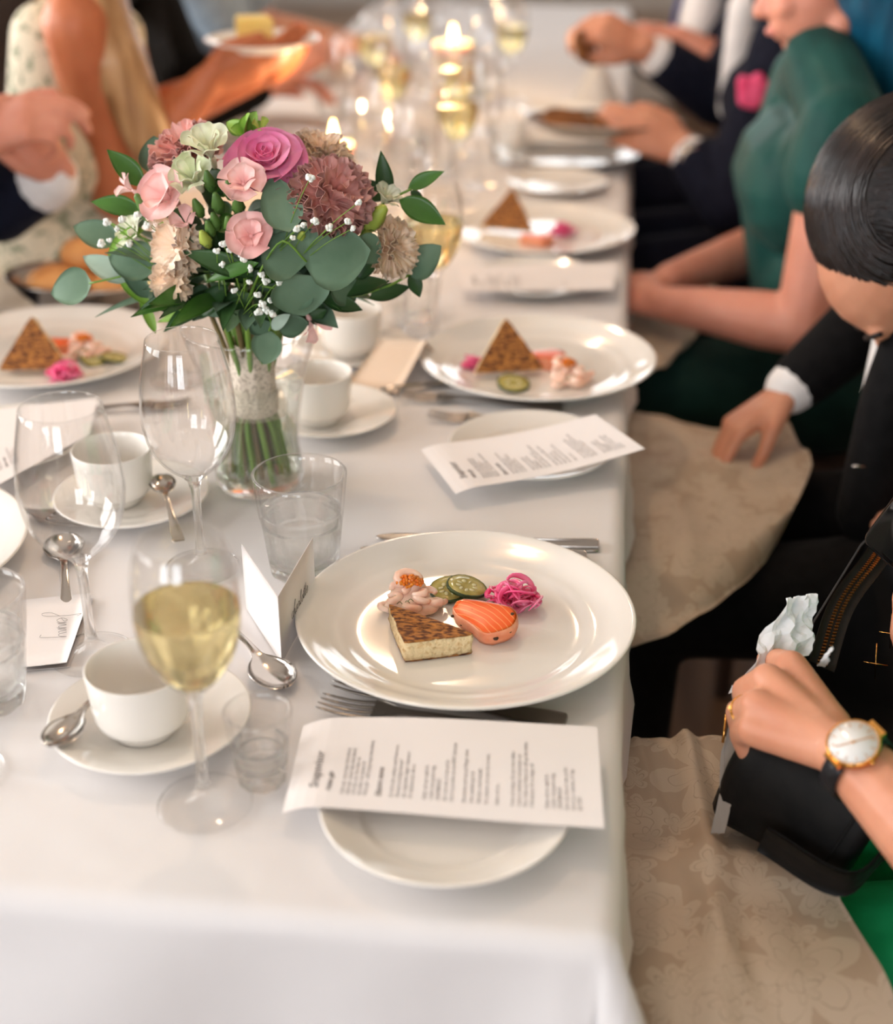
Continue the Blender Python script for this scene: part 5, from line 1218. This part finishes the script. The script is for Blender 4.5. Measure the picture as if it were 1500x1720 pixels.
def napkin(label, fn, nu=40, nv=40):
    g = [fn(i / 10, j / 10) for i in range(11) for j in range(11)]; c = sum((V3(q) for q in g), V3()) / len(g)
    o = mesh('lap_napkin', *sheet(lambda u, v: V3(fn(u, v)) - c, nu, nv, .0012), M_dam, None, True, c); tag(o, label, 'napkin', 'napkins on laps'); return o
def nap1(u, v):
    a, b, c, d = G(1028, 1228, .632), G(1246, 1219, .632), G(1500, 1560, .632), G(985, 1790, .632)
    d = V3((-.01, .70, .632)); c = V3((.262, .70, .632))
    q = a.lerp(b, u).lerp(d.lerp(c, u), v); z = .632 + .013 * max(0, 1 - abs(u - .56 + .10 * v) / .10) + .012 * max(0, 1 - abs(v - .46) / .09) + .004 * max(0, 1 - abs(u - .18 - .5 * v) / .05) + .004 * smoothnoise(u * 4, v * 4, 1)
    z -= .10 * max(0, v - .72) ** 1.5 * 4 + .05 * max(0, .06 - v) * 4
    z += .03 * max(0, u - .8) * max(0, v - .3) * 4
    return (q.x, q.y, z)
napkin('damask napkin on the lap under the black bag', nap1)
# the bag
M_leath = mat('black_leather', S(13, 12, 12), rough=.55, spec=.25, col2=S(22, 20, 19), scale=60, bump=.35, bscale=260, bdist=.0006); M_lining = mat('black_lining', S(12, 11, 12), rough=.85, col2=S(18, 16, 16), scale=80)
bag = thing('handbag', 'open black leather handbag with gold zip standing on the lap', 'handbag', (.21, 1.08, .645)); BOg = V3(bag.location)
def bring(p, z, r=.02, n=4):
    """rounded quad through four (x, y, z) corners"""
    out = []
    for i in range(4):
        a, b, c = V3(p[i - 1]), V3(p[i]), V3(p[(i + 1) % 4])
        for k in range(n + 1):
            t = k / n; q0 = b + (a - b).normalized() * r * (1 - t); q1 = b + (c - b).normalized() * r * t; out.append(q0.lerp(q1, t))
    return out
def lerpq(A, Bq, t): return [V3(a).lerp(V3(b), t) for a, b in zip(A, Bq)]
bot = [V3((.110, .972, .650)), V3((.208, .900, .650)), V3((.330, 1.120, .650)), V3((.225, 1.190, .650))]
top = [V3((.131, .972, .738)), V3((.238, .900, .742)), V3((.345, 1.165, .780)), V3((.262, 1.245, .785))]
rows = [bring(lerpq(bot, top, .0), 0, .018), bring([q + (q - sum(bot, V3()) / 4) * .05 for q in lerpq(bot, top, .10)], 0, .02), bring([q + (q - sum(bot, V3()) / 4) * .06 for q in lerpq(bot, top, .5)], 0, .02), bring(top, 0, .02)]
inner = [bring([q + (sum(top, V3()) / 4 - q) * .035 for q in top], 0, .018), bring([q + (sum(bot, V3()) / 4 - q) * .05 + V3((0, 0, .008)) for q in bot], 0, .016)]
def loft(rows, cap0=True, cap1=True):
    n = len(rows[0]); V = [q for r in rows for q in r]; Fc = []
    for i in range(len(rows) - 1):
        for k in range(n): Fc.append((i * n + k, i * n + (k + 1) % n, (i + 1) * n + (k + 1) % n, (i + 1) * n + k))
    if cap0: Fc.append(tuple(range(n - 1, -1, -1)))
    if cap1: Fc.append(tuple((len(rows) - 1) * n + k for k in range(n)))
    return V, Fc
shift = lambda vf: ([V3(q) - BOg for q in vf[0]], vf[1])
mesh('body', *shift(loft(rows + [inner[0]], True, False)), M_leath, bag); mesh('lining', *shift(loft(inner, False, True)), M_lining, bag)
edge = top[0].lerp(top[3], .45)
zp = [top[0].lerp(top[3], .30) + V3((.030, -.004, .004)), top[0].lerp(top[3], .55) + V3((.020, -.004, .014)), top[0].lerp(top[3], .80) + V3((.024, -.004, .012)), top[3] + V3((.018, -.012, .006))]
zpath = spline(zp, 8)
def tape(w_, dz, th): return sheet(lambda u, v: V3(zpath[min(int(round(v * (len(zpath) - 1))), len(zpath) - 1)]) + V3((.013 * (u - .5) * w_, -.004 * (u - .5) * w_, dz - .004 * (u - .5) * w_)) - BOg, 4, len(zpath) - 1, th)
mesh('zip_tape', *tape(1.6, 0, .0016), M_leath, bag)
teeth = []
for k in range(60):
    t = k / 59 * (len(zpath) - 1); i = min(int(t), len(zpath) - 2); q = V3(zpath[i]).lerp(V3(zpath[i + 1]), t - i)
    for sd in (-1, 1): teeth.append(xf(box(-.0017, .0017, -.0007, .0007, 0, .0014), Matrix.Translation(q - BOg + V3((.0026 * sd, -.0008 * sd, .0008)))))
o = mesh('zip_teeth', *joinvf(*teeth), gold, bag, False); o['kind'] = 'stuff'
mesh('zip_end', *xf(box(-.0055, .0055, -.004, .004, 0, .003), Matrix.Translation(V3(zpath[-1]) - BOg)), gold, bag, False)
mesh('zip_tab', *capsule(V3(zpath[-1]) - BOg + V3((0, .004, .002)), .005, V3(zpath[-1]) - BOg + V3((.005, .018, .004)), .0025), M_leath, bag)
stp = spline([bot[0].lerp(bot[1], .45) + V3((-.006, -.012, .006)), bot[1] + V3((-.004, -.016, .004)), bot[1] + V3((.03, .012, .014)), bot[1] + V3((.075, .06, .04))], 6)
mesh('strap', *shift(sheet(lambda u, v: V3(stp[min(int(round(v * (len(stp) - 1))), len(stp) - 1)]) + V3((.004 * u, -.008 * u, .030 * u)), 3, len(stp) - 1, .003)), M_leath, bag)
seam = spline([top[1].lerp(top[0], .12), lerpq(bot, top, .5)[1].lerp(lerpq(bot, top, .5)[0], .12) + V3((-.004, -.006, 0)), bot[1].lerp(bot[0], .14) + V3((-.002, -.004, .004))], 5)
mesh('seam', *shift(tube(seam, .0016, 6)), M_leath, bag)
for sgm in range(4):                                    # gold crosses printed on the lining
    q = top[0].lerp(top[3], .45 + .13 * sgm) + V3((.062, -.012, -.018 + .004 * sgm)) - BOg
    mesh('gold_print', *joinvf(tube([q + V3((-.010, .002, 0)), q + V3((.010, -.002, 0))], .0005, 4), tube([q + V3((0, -.006, -.012)), q + V3((0, .008, .016))], .0005, 4)), gold, bag)
q = bot[0].lerp(top[0], .62) + V3((-.004, .03, 0)) - BOg; mesh('gold_clasp', *tube([q, q + V3((.002, .016, .018))], .0012, 6), gold, bag)
M_tissue = mat('tissue_paper', S(222, 220, 220), rough=.7, sss=.2, bump=.2, bscale=60, bdist=.002)
M_greyt = mat('grey_tissue', S(150, 144, 138), rough=.5, bump=.2, bscale=60, bdist=.002)
def tissue(label, cs, seed, amp=.006, m=None):
    a, b, c, d = [V3(q) for q in cs]; ctr = (a + b + c + d) / 4
    o = mesh('tissue_paper', *sheet(lambda u, v: a.lerp(b, u).lerp(d.lerp(c, u), v) - ctr + V3((1, -.6, .6)) * amp * smoothnoise(u * 5, v * 5, seed) + V3((.3, .2, .5)) * amp * .5 * smoothnoise(u * 11, v * 10, seed + 2), 13, 13, .0004), m or M_tissue, None, False, ctr)
    tag(o, label, 'tissue paper', 'crumpled tissue paper'); return o
tissue('crumpled white tissue paper sticking up beside the open bag', [G(1318, 1006, .80), G(1372, 996, .80), G(1362, 1100, .765), G(1232, 1165, .74)], 1)
tissue('grey tissue strip hanging along the left side of the bag', [G(1232, 1150, .735), G(1268, 1165, .735), G(1216, 1400, .66), G(1196, 1400, .655)], 4, .003, M_greyt)
tissue('torn white tissue tip poking out of the bag by the zip', [G(1395, 1090, .79), G(1398, 1086, .80), G(1388, 1120, .77), G(1372, 1118, .77)], 6, .002)
chair(.56, 1.02, 1, 'wooden chair of the nearest guest on the right')
# ================================================================= P2: dark-haired guest in black blazer
p2 = person('dark-haired guest in black blazer bending over the napkin on lap', .47, 1.63)
pel, chest = V3((.52, 1.63, .56)), V3((.47, 1.62, .86)); shL, shR, neck = V3((.45, 1.44, .99)), V3((.45, 1.80, .99)), V3((.42, 1.62, 1.03))
hc = AT(1540, 448, 1.58); hd, HM = head_shapes(hc, (-.36, -.12, -.92), (-.93, .0, .36))
wrR = AT(1318, 662, 1.76); elR = V3((.40, 1.87, .83))
h2 = hand_shapes(wrR, AT(1240, 715, 1.735) - wrR, (-.35, .1, .93), (.3, -.9, 0), (.55, .6, .6, .6), .95, (.1, .75))
grow(p2, 'body', hd + [capsule(neck, .055, hc + V3((.05, 0, -.02)), .052)] + arm_shapes(shR, elR, wrR) + h2 + arm_shapes(shL, (.54, 1.37, .76), (.45, 1.43, .70)) + hand_shapes((.44, 1.435, .70), (-.7, .5, -.1), (0, -.2, 1), (.2, .9, 0), (.3, .3, .3, .3), .9), SK[1], .0045, 5)
face_parts(Matrix.Translation(-V3(p2.location)) @ HM, p2, False)
grow(p2, 'blazer', body_shapes(pel, chest, shL, shR, neck) + [capsule(shR, .068, elR, .058), capsule(elR, .058, elR.lerp(wrR, .86), .040), capsule((.375, 1.555, .97), .045, (.335, 1.545, .80), .042), capsule((.335, 1.545, .80), .042, (.34, 1.58, .64), .05), capsule(shL, .068, (.54, 1.37, .76), .058), capsule((.54, 1.37, .76), .058, (.46, 1.42, .71), .044)], M_black, .008, 4)
grow(p2, 'trousers', leg_shapes(pel, RGT, S_, .46) + [capsule(pel, .11, pel + V3((-.06, 0, 0)), .10)], M_black, .01, 4)
grow(p2, 'shirt', [capsule((.365, 1.64, .98), .042, (.355, 1.63, .74), .046), capsule((.37, 1.66, .9), .045, (.365, 1.60, .75), .045)], M_shirt, .006, 5)
grow(p2, 'cuff', [capsule(elR.lerp(wrR, .84), .037, elR.lerp(wrR, .95), .034)], M_shirt, .004, 3)
upv = V3((-.78, .0, .62)); fv = V3((-.62, -.10, -.78)).normalized()
grow(p2, 'hair', [([HM @ V3((q[0] * .92, q[1] * 1.10 - .062, q[2] * 1.04 + .040)) for q in ball((0, 0, 0), .108, 24, 14)[0]], ball((0, 0, 0), .108, 24, 14)[1]), ([HM @ V3((q[0], q[1] - .075, q[2] + .005)) for q in ball((0, 0, 0), .075, 20, 12)[0]], ball((0, 0, 0), .075, 20, 12)[1]), ([HM @ V3((q[0], q[1] - .135, q[2] - .015)) for q in ball((0, 0, 0), .045, 16, 10)[0]], ball((0, 0, 0), .045, 16, 10)[1])], M_hdark, .005, 4)
strands = []; rx, ry, rz = .108 * .92 - .001, .108 * 1.10 - .001, .108 * 1.04 - .001; rs_ = random.Random(6)
for k in range(230):
    x0 = -.97 + 1.94 * (k + rs_.random()) / 230; pts = []; e0, e1 = rs_.uniform(-.30, -.05), rs_.uniform(2.2, 3.0); lift = rs_.uniform(.998, 1.010)
    for j in range(15):
        t_ = j / 14; th_ = e0 + (e1 - e0) * t_; xx = x0 * (1 - .35 * t_) + .012 * math.sin(t_ * 5 + k); q_ = math.sqrt(max(0, 1 - xx * xx)) * lift
        pts.append(HM @ V3((xx * rx * lift, -.062 + ry * q_ * math.cos(th_), .040 + rz * q_ * math.sin(th_))) - V3(p2.location))
    strands.append(tube(pts, [.0006] + [.0015] * 13 + [.0008], 5))
M_strand = mat('combed_hair', S(20, 14, 13), rough=.28, col2=S(40, 28, 25), scale=25, spec=.5)
o = mesh('hair_strands', *joinvf(*strands), M_strand, p2); o['kind'] = 'stuff'
q = AT(1432, 783, 1.52) - V3(p2.location); mesh('pin', *tube([q, q + V3((.014, 0, .001))], .0015, 6), M_steel, p2)
def nap2(u, v):
    a, b, c, d = V3((-.04, 1.93, .64)), G(1318, 690, .66), G(1432, 900, .645), V3((-.04, 1.24, .645))
    q = a.lerp(b, u).lerp(d.lerp(c, u), v)
    k = max(0, u + v - 1.45); q = q + (V3((.10, 1.62, .64)) - q) * min(.5, k * .75)
    z = .632 + .010 * ridge(v - .38, .06) + .008 * ridge(u - .45, .05) * v + .005 * smoothnoise(u * 5, v * 4, 2) + .035 * max(0, u - .75) * (1 - v) * 3
    z -= .26 * max(0, v - .80) ** 1.3 + .05 * max(0, .1 - v) * 3
    return (q.x, q.y, z)
napkin('damask napkin spread over the dark trousers of the guest in black blazer', nap2)
chair(.60, 1.64, 1, 'wooden chair of the guest in black blazer')
# ================================================================= P3: guest in green dress with blue hair
p3 = person('guest with blue hair in a dark green dress, hands in lap', .30, 2.28)
pel, chest = V3((.36, 2.28, .56)), V3((.300, 2.27, .87)); shL, shR, neck = V3((.325, 2.10, .985)), V3((.31, 2.44, .985)), V3((.30, 2.27, 1.03))
hc = V3((.300, 2.29, 1.176)); hd, HM = head_shapes(hc, (-.95, -.05, -.28), (-.25, 0, .97))
elL, wrL3 = AT(1352, 548, 2.06), AT(1108, 508, 2.16); elR3, wrR3 = V3((.30, 2.50, .70)), AT(1122, 470, 2.25)
grow(p3, 'body', hd + [capsule(neck, .05, hc + V3((.02, 0, -.06)), .05)] + arm_shapes(shL, elL, wrL3, (.052, .045, .027)) + hand_shapes(wrL3, (-.75, .6, .0), (-.2, -.5, .8), (.2, .3, .8), (.7, .8, .85, .9), .95) + arm_shapes(shR, elR3, wrR3, (.05, .043, .027)) + hand_shapes(wrR3, (-.9, -.3, -.1), (-.2, .2, .95), (-.2, -.8, .3), (.9, .9, .95, 1.0), .95), SK[3], .005, 5)
face_parts(Matrix.Translation(-V3(p3.location)) @ HM, p3)
grow(p3, 'dress', [ (v, f) for v, f in body_shapes(pel, chest, shL, shR, neck)] + [capsule(chest + V3((-.02, -.055, -.02)), .080, chest + V3((-.02, .055, -.02)), .080), capsule(shL, .064, shL.lerp(elL, .24), .075), capsule(shR, .064, shR.lerp(elR3, .24), .072), capsule(shL + V3((.0, .02, .01)), .06, neck + V3((0, -.02, .02)), .058)], M_green, .007, 5)
grow(p3, 'skirt', leg_shapes(pel, RGT, S_, .44, .53, .085) + [capsule(pel + V3((0, -.09, 0)), .12, pel + V3((0, .09, 0)), .12)], M_gown, .01, 4)
grow(p3, 'hair', [([HM @ V3((q[0] * .92, q[1] * 1.0 - .035, q[2] * 1.05 + .040)) for q in ball((0, 0, 0), .100, 22, 12)[0]], ball((0, 0, 0), .100, 22, 12)[1]), capsule(hc + V3((.07, -.02, .02)), .085, hc + V3((.115, -.02, -.12)), .070), capsule(hc + V3((.10, -.04, -.05)), .060, hc + V3((.135, -.05, -.17)), .045)], M_hblue, .007, 5)
def nap3(u, v):
    q = V3((-.03 + .22 * u, 2.46 - .42 * v, .642)); z = .642 - .02 * max(0, v - .55) ** 1.2 * 3 + .006 * smoothnoise(u * 5, v * 5, 5); k = max(0, u + v - 1.4); q = q + (V3((.02, 2.25, .64)) - q) * min(.5, k * .8)
    return (q.x, q.y, z)
napkin('napkin under the hands of the guest in green', nap3, 24, 24)
chair(.42, 2.28, 1, 'wooden chair of the guest in dark green')
# ================================================================= P4: suited man with pink pocket square
p4 = person('man in navy suit with pink pocket square lifting bread over a tray', .33, 2.93)
pel, chest = V3((.40, 2.93, .56)), V3((.31, 2.92, .86)); shL, shR, neck = V3((.31, 2.73, 1.0)), V3((.31, 3.12, 1.0)), V3((.30, 2.92, 1.06))
hc = V3((.27, 2.92, 1.24)); hd, HM = head_shapes(hc, (-.92, 0, -.35), (-.3, 0, .95))
wl4, el4 = AT(1150, 252, 2.72), AT(1225, 340, 2.68); wr4, er4 = AT(1080, 80, 3.0), AT(1205, 165, 3.08)
hR = AT(1030, 55, 2.99)
grow(p4, 'body', hd + [capsule(neck, .055, hc + V3((.02, 0, -.06)), .055)] + arm_shapes(shL, el4, wl4, (.05, .044, .029)) + hand_shapes(wl4, AT(1060, 215, 2.74) - wl4, (-.2, -.75, .5), (-.2, .4, .8), (.25, .3, .35, .4), 1.08, (.2, .0)) + arm_shapes(shR, er4, wr4, (.05, .044, .029)) + hand_shapes(wr4, hR - wr4, (.1, -.7, .7), (-.6, -.3, -.6), (.7, .7, .8, .8), 1.08, (.3, .3)), SK[1], .006, 5)
face_parts(Matrix.Translation(-V3(p4.location)) @ HM, p4)
grow(p4, 'jacket', body_shapes(pel, chest, shL, shR, neck) + [capsule(shL, .072, el4, .062), capsule(el4, .062, el4.lerp(wl4, .72), .050), capsule(shR, .072, er4, .060), capsule(er4, .060, er4.lerp(wr4, .70), .050)], M_navy, .008, 4)
grow(p4, 'trousers', leg_shapes(pel, RGT, S_, .44) + [capsule(pel, .11, pel + V3((-.06, 0, 0)), .10)], M_navy, .011, 4)
grow(p4, 'shirt', [capsule((.240, 2.93, 1.03), .035, (.232, 2.94, .84), .030)], M_shirt, .006, 4); grow(p4, 'cuff', [capsule(el4.lerp(wl4, .70), .046, el4.lerp(wl4, .84), .042)], M_shirt, .006, 4); grow(p4, 'cuff', [capsule(er4.lerp(wr4, .68), .046, er4.lerp(wr4, .82), .042)], M_shirt, .006, 4)
q = AT(1266, 150, 2.66) - V3(p4.location)
grow(p4, 'pocket_square', [capsule(q + V3(p4.location) + V3((-.012, 0, -.018)), .016, q + V3(p4.location) + V3((-.020, 0, .014)), .012), capsule(q + V3(p4.location) + V3((.004, 0, -.02)), .018, q + V3(p4.location) + V3((.006, 0, .018)), .013), capsule(q + V3(p4.location) + V3((.014, 0, -.016)), .014, q + V3(p4.location) + V3((.026, 0, .010)), .009)], M_pinksq, .004, 8)
grow(p4, 'hair', [([HM @ V3((q_[0] * .90, q_[1] - .025, q_[2] + .042)) for q_ in ball((0, 0, 0), .098, 20, 12)[0]], ball((0, 0, 0), .098, 20, 12)[1])], M_hbrown, .008, 4)
wd = (el4 - wl4).normalized(); wt4 = thing('wrist_watch', 'steel watch on the wrist of the suited man holding the tray', 'watch', wl4.lerp(el4, .10))
ringband(wt4, 'strap', (0, 0, 0), wd, .032, .006, M_steel, 24); n4 = V3((-.3, -.8, .5)); n4 = (n4 - wd * n4.dot(wd)).normalized()
mesh('case', *xf(lathe([(0, -.004), (.019, -.004), (.020, 0), (.018, .004), (0, .0045)], 24), Matrix.Translation(n4 * .036) @ align(n4).to_4x4()), M_steel, wt4)
chair(.46, 2.93, 1, 'wooden chair of the man in navy suit')
tr = G(1015, 205, .835); dish(tr, 'silver serving tray of dark bread held by the suited man', .15, .085, .022, 'serving_tray', 'tray', .815, 'silver serving trays')
M_rye = mat('dark_bread', S(150, 96, 48), rough=.8, col2=S(104, 62, 28), scale=30, bump=.6, bscale=80, bdist=.002)
def slice_(c, rot, label, s=1.0):
    o = mesh('bread_slice', *prism([tuple(p) for p in spline([(-.045, -.03), (-.05, .0), (-.035, .03), (0, .038), (.035, .03), (.05, 0), (.045, -.03), (0, -.034), (-.045, -.03)], 3)[:-1]], -.006, .006, .06), M_rye, None, False, c)
    o.rotation_euler = rot; o.scale = (s,) * 3; tag(o, label, 'bread slice', 'slices of dark bread'); return o
slice_((tr.x - .07, tr.y + .005, .836), (.3, .15, .3), 'slice of dark bread at the left on the tray'); slice_((tr.x + .015, tr.y - .005, .838), (.25, -.1, 1.2), 'slice of dark bread in the middle of the tray'); slice_((tr.x + .085, tr.y + .01, .836), (.2, -.2, .1), 'slice of dark bread at the right on the tray')
slice_(AT(984, 82, 2.97), (1.2, .3, 1.1), 'slice of dark bread held up between the fingers', .9)
# ================================================================= P5: man with blue tie, far back right
p5 = person('guest far back on the right with white shirt and blue tie', .30, 3.55)
pel, chest = V3((.38, 3.55, .56)), V3((.29, 3.54, .86)); shL, shR, neck = V3((.30, 3.36, 1.0)), V3((.30, 3.73, 1.0)), V3((.28, 3.54, 1.06))
hc = V3((.26, 3.54, 1.24)); hd, HM = head_shapes(hc, (-.95, 0, -.3), (-.3, 0, .95)); w5 = AT(1140, 62, 3.35); e5 = V3((.26, 3.34, .84))
grow(p5, 'body', hd + [capsule(neck, .055, hc + V3((.02, 0, -.06)), .055)] + arm_shapes(shL, e5, w5) + hand_shapes(w5, (-.95, .1, .1), (0, -.3, .9), (0, .9, .3), (.5, .5, .5, .5)), SK[3], .007, 5)
face_parts(Matrix.Translation(-V3(p5.location)) @ HM, p5)
grow(p5, 'jacket', body_shapes(pel, chest, shL, shR, neck) + [capsule(shR, .07, (.24, 3.74, .80), .06), capsule((.24, 3.74, .80), .06, (.08, 3.66, .80), .045), capsule(shL, .066, shL.lerp(e5, .5), .06)] + leg_shapes(pel, RGT, S_, .44), M_navy, .010, 4)
grow(p5, 'shirt', [capsule((.20, 3.50, 1.0), .05, (.175, 3.49, .82), .055)], M_shirt, .008, 4); mesh('tie', *tube([V3((.150, 3.55, 1.02)) - V3(p5.location), V3((.128, 3.55, .92)) - V3(p5.location), V3((.128, 3.55, .76)) - V3(p5.location)], [.016, .020, .028], 8, True, .35, (1, 0, 0)), M_tie, p5)
grow(p5, 'hair', [([HM @ V3((q_[0] * .90, q_[1] - .025, q_[2] + .042)) for q_ in ball((0, 0, 0), .098, 20, 12)[0]], ball((0, 0, 0), .098, 20, 12)[1])], M_hdark, .009, 4)
chair(.44, 3.55, 1, 'wooden chair of the guest with the blue tie')
# ================================================================= left row
def left_person(label, y, mats, wl, wr, el, er, sleeve, hairm_, hlong=False, hands=None, x=-1.10, sk=2, lean=0.0, shoulder=None):
    p = person(label, x, y); pel, chest = V3((x - .02, y, .56)), V3((x + .04 + lean, y, .88))
    shR, shL, neck = V3((x + .06 + lean, y - .18, 1.02)), V3((x + .06 + lean, y + .18, 1.02)), V3((x + .07 + lean, y, 1.08))
    shRc = shR
    if shoulder is not None: shR = V3(shoulder); shRc = shR + V3((-.075, .06, -.03))
    hc = V3((x + .12 + lean, y, 1.25)); hd, HM = head_shapes(hc, (.95, 0, -.25), (.2, 0, .97)); sh = hands[0] + hands[1] if hands else []
    grow(p, 'body', hd + [capsule(neck, .052, hc + V3((-.02, 0, -.06)), .052)] + arm_shapes(shR, er, wr, (.054, .046, .028)) + arm_shapes(shL, el, wl, (.054, .046, .028)) + sh, SK[sk], .0055, 5)
    face_parts(Matrix.Translation(-V3(p.location)) @ HM, p)
    cl = body_shapes(pel, chest, shL, shRc, neck)
    for s0, e0, w0 in ((shR, er, wr), (shL, el, wl)):
        e0, w0 = V3(e0), V3(w0)
        if sleeve >= 1: cl += [capsule(s0, .068, e0, .060), capsule(e0, .060, e0.lerp(w0, .78), .046)]
        elif sleeve > 0: cl += [capsule(s0, .064, s0.lerp(e0, sleeve), .062)]
    grow(p, 'clothing', cl + leg_shapes(pel, LFT, S_, .40), mats, .009, 4)
    hs = [([HM @ V3((q[0] * .92, q[1] - .028, q[2] * 1.02 + .042)) for q in ball((0, 0, 0), .1, 20, 12)[0]], ball((0, 0, 0), .1, 20, 12)[1])]
    if hlong: hs += [capsule(hc + V3((-.05, -.05, 0)), .07, hc + V3((.03, -.09, -.24)), .055), capsule(hc + V3((.03, -.09, -.22)), .055, hc + V3((.10, -.09, -.40)), .032), capsule(hc + V3((-.06, .03, 0)), .08, hc + V3((-.06, .03, -.22)), .06)]
    grow(p, 'hair', hs, hairm_, .008, 4)
    chair(x - .08, y, -1, 'wooden chair of the ' + ' '.join(label.split()[:9]))
    return p
w1, w1b = AT(-42, 235, 1.95), AT(98, 292, 2.02)
left_person('left guest in dark jacket with clasped hands and white cuffs', 1.86, M_navy, w1b, w1, (-.93, 2.06, .845), (-1.06, 1.74, .86), 1, M_hbrown, False,
            (hand_shapes(w1, AT(70, 190, 1.95) - w1, (.1, -.6, .75), (.3, .5, .6), (.5, .6, .75, .9), 1.05), hand_shapes(w1b, AT(48, 205, 1.99) - w1b, (.8, -.3, .4), (.3, -.6, .6), (.6, .7, .7, .7), 1.05)), -1.16, 3)
w2, e2 = AT(345, 140, 2.30), AT(196, 322, 2.28); w2b, e2b = AT(440, 120, 2.52), V3((-.90, 2.66, .84))
pw_ = left_person('left guest with long blond hair and bare tan arm lifting a plate', 2.34, M_floral, w2b, w2, e2b, e2, .0, M_hblond, True,
            (hand_shapes(w2, AT(425, 112, 2.32) - w2, (.2, -.7, -.6), (.3, -.6, .7), (.15, .15, .2, .2), 1.0, (.2, -.1)), hand_shapes(w2b, V3((.6, -.6, .2)), (.2, .4, -.8), (.2, -.3, .9), (.4, .4, .4, .4), 1.0)), -1.0, 2, .06, AT(128, 42, 2.22))
q = AT(440, 70, 2.34); pt = bread_plate((q.x, q.y), 'small white plate of butter lifted by the left guest', q.z - .012)
M_butter = mat('butter', S(246, 210, 116), rough=.45, col2=S(250, 220, 140), scale=20, sss=.3)
bt = mesh('butter', *prism([(-.028, -.022), (.03, -.02), (.026, .02), (-.024, .024)], 0, .042, .12), M_butter, None, False, (q.x - .014, q.y, q.z - .003)); bt.rotation_euler = (0, 0, .4); tag(bt, 'pale yellow lump of butter on the lifted plate', 'butter')
w3, e3 = AT(470, 128, 2.90), V3((-.92, 2.80, .80)); w3b = AT(440, 150, 3.05)
left_person('left guest in black clothes behind the lifted plate', 2.98, M_black, w3b, w3, (-.95, 3.16, .84), e3, 1, M_hbrown, False, (hand_shapes(w3, AT(520, 95, 2.95) - w3, (.1, -.5, .8), (.3, .5, .6), (.4, .4, .5, .5)), hand_shapes(w3b, (.9, -.1, .2), (0, .2, .9), (0, -.9, .2), (.4, .4, .4, .4))), -1.08, 3)
w4, e4 = AT(560, 84, 3.45), V3((-.86, 3.40, .84)); w4b = V3((-.70, 3.75, .82))
left_person('farthest left guest in grey-blue shirt reaching over the table', 3.58, M_grey, w4b, w4, (-.92, 3.78, .84), e4, .6, M_hdark, False, (hand_shapes(w4, AT(620, 50, 3.6) - w4, (0, -.3, .9), (0, .9, .3), (.3, .3, .3, .3)), hand_shapes(w4b, (.9, -.2, 0), (0, 0, 1), (0, -.9, .2), (.4, .4, .4, .4))), -1.05, 0)
cf = [(w1, V3((-1.06, 1.74, .86))), (w1b, V3((-.93, 2.06, .845)))]
for i, (a, b) in enumerate(cf):
    po = [o for o in bpy.data.objects if o.name.startswith('person') and 'clasped' in o.get('label', '')][0]; grow(po, 'cuff', [capsule(b.lerp(a, .76), .048, b.lerp(a, .88), .043)], M_shirt, .006, 3)
def napL(u, v):
    q = V3((-1.20 + .36 * u, 2.62 - .56 * v, .640)); return (q.x, q.y, .668 + .02 * smoothnoise(u * 4, v * 5, 3) + .03 * ridge(u - .45, .2) * ridge(v - .3, .3))
napkin('pale napkin on the lap of the blond guest, above the basket', napL, 26, 26)
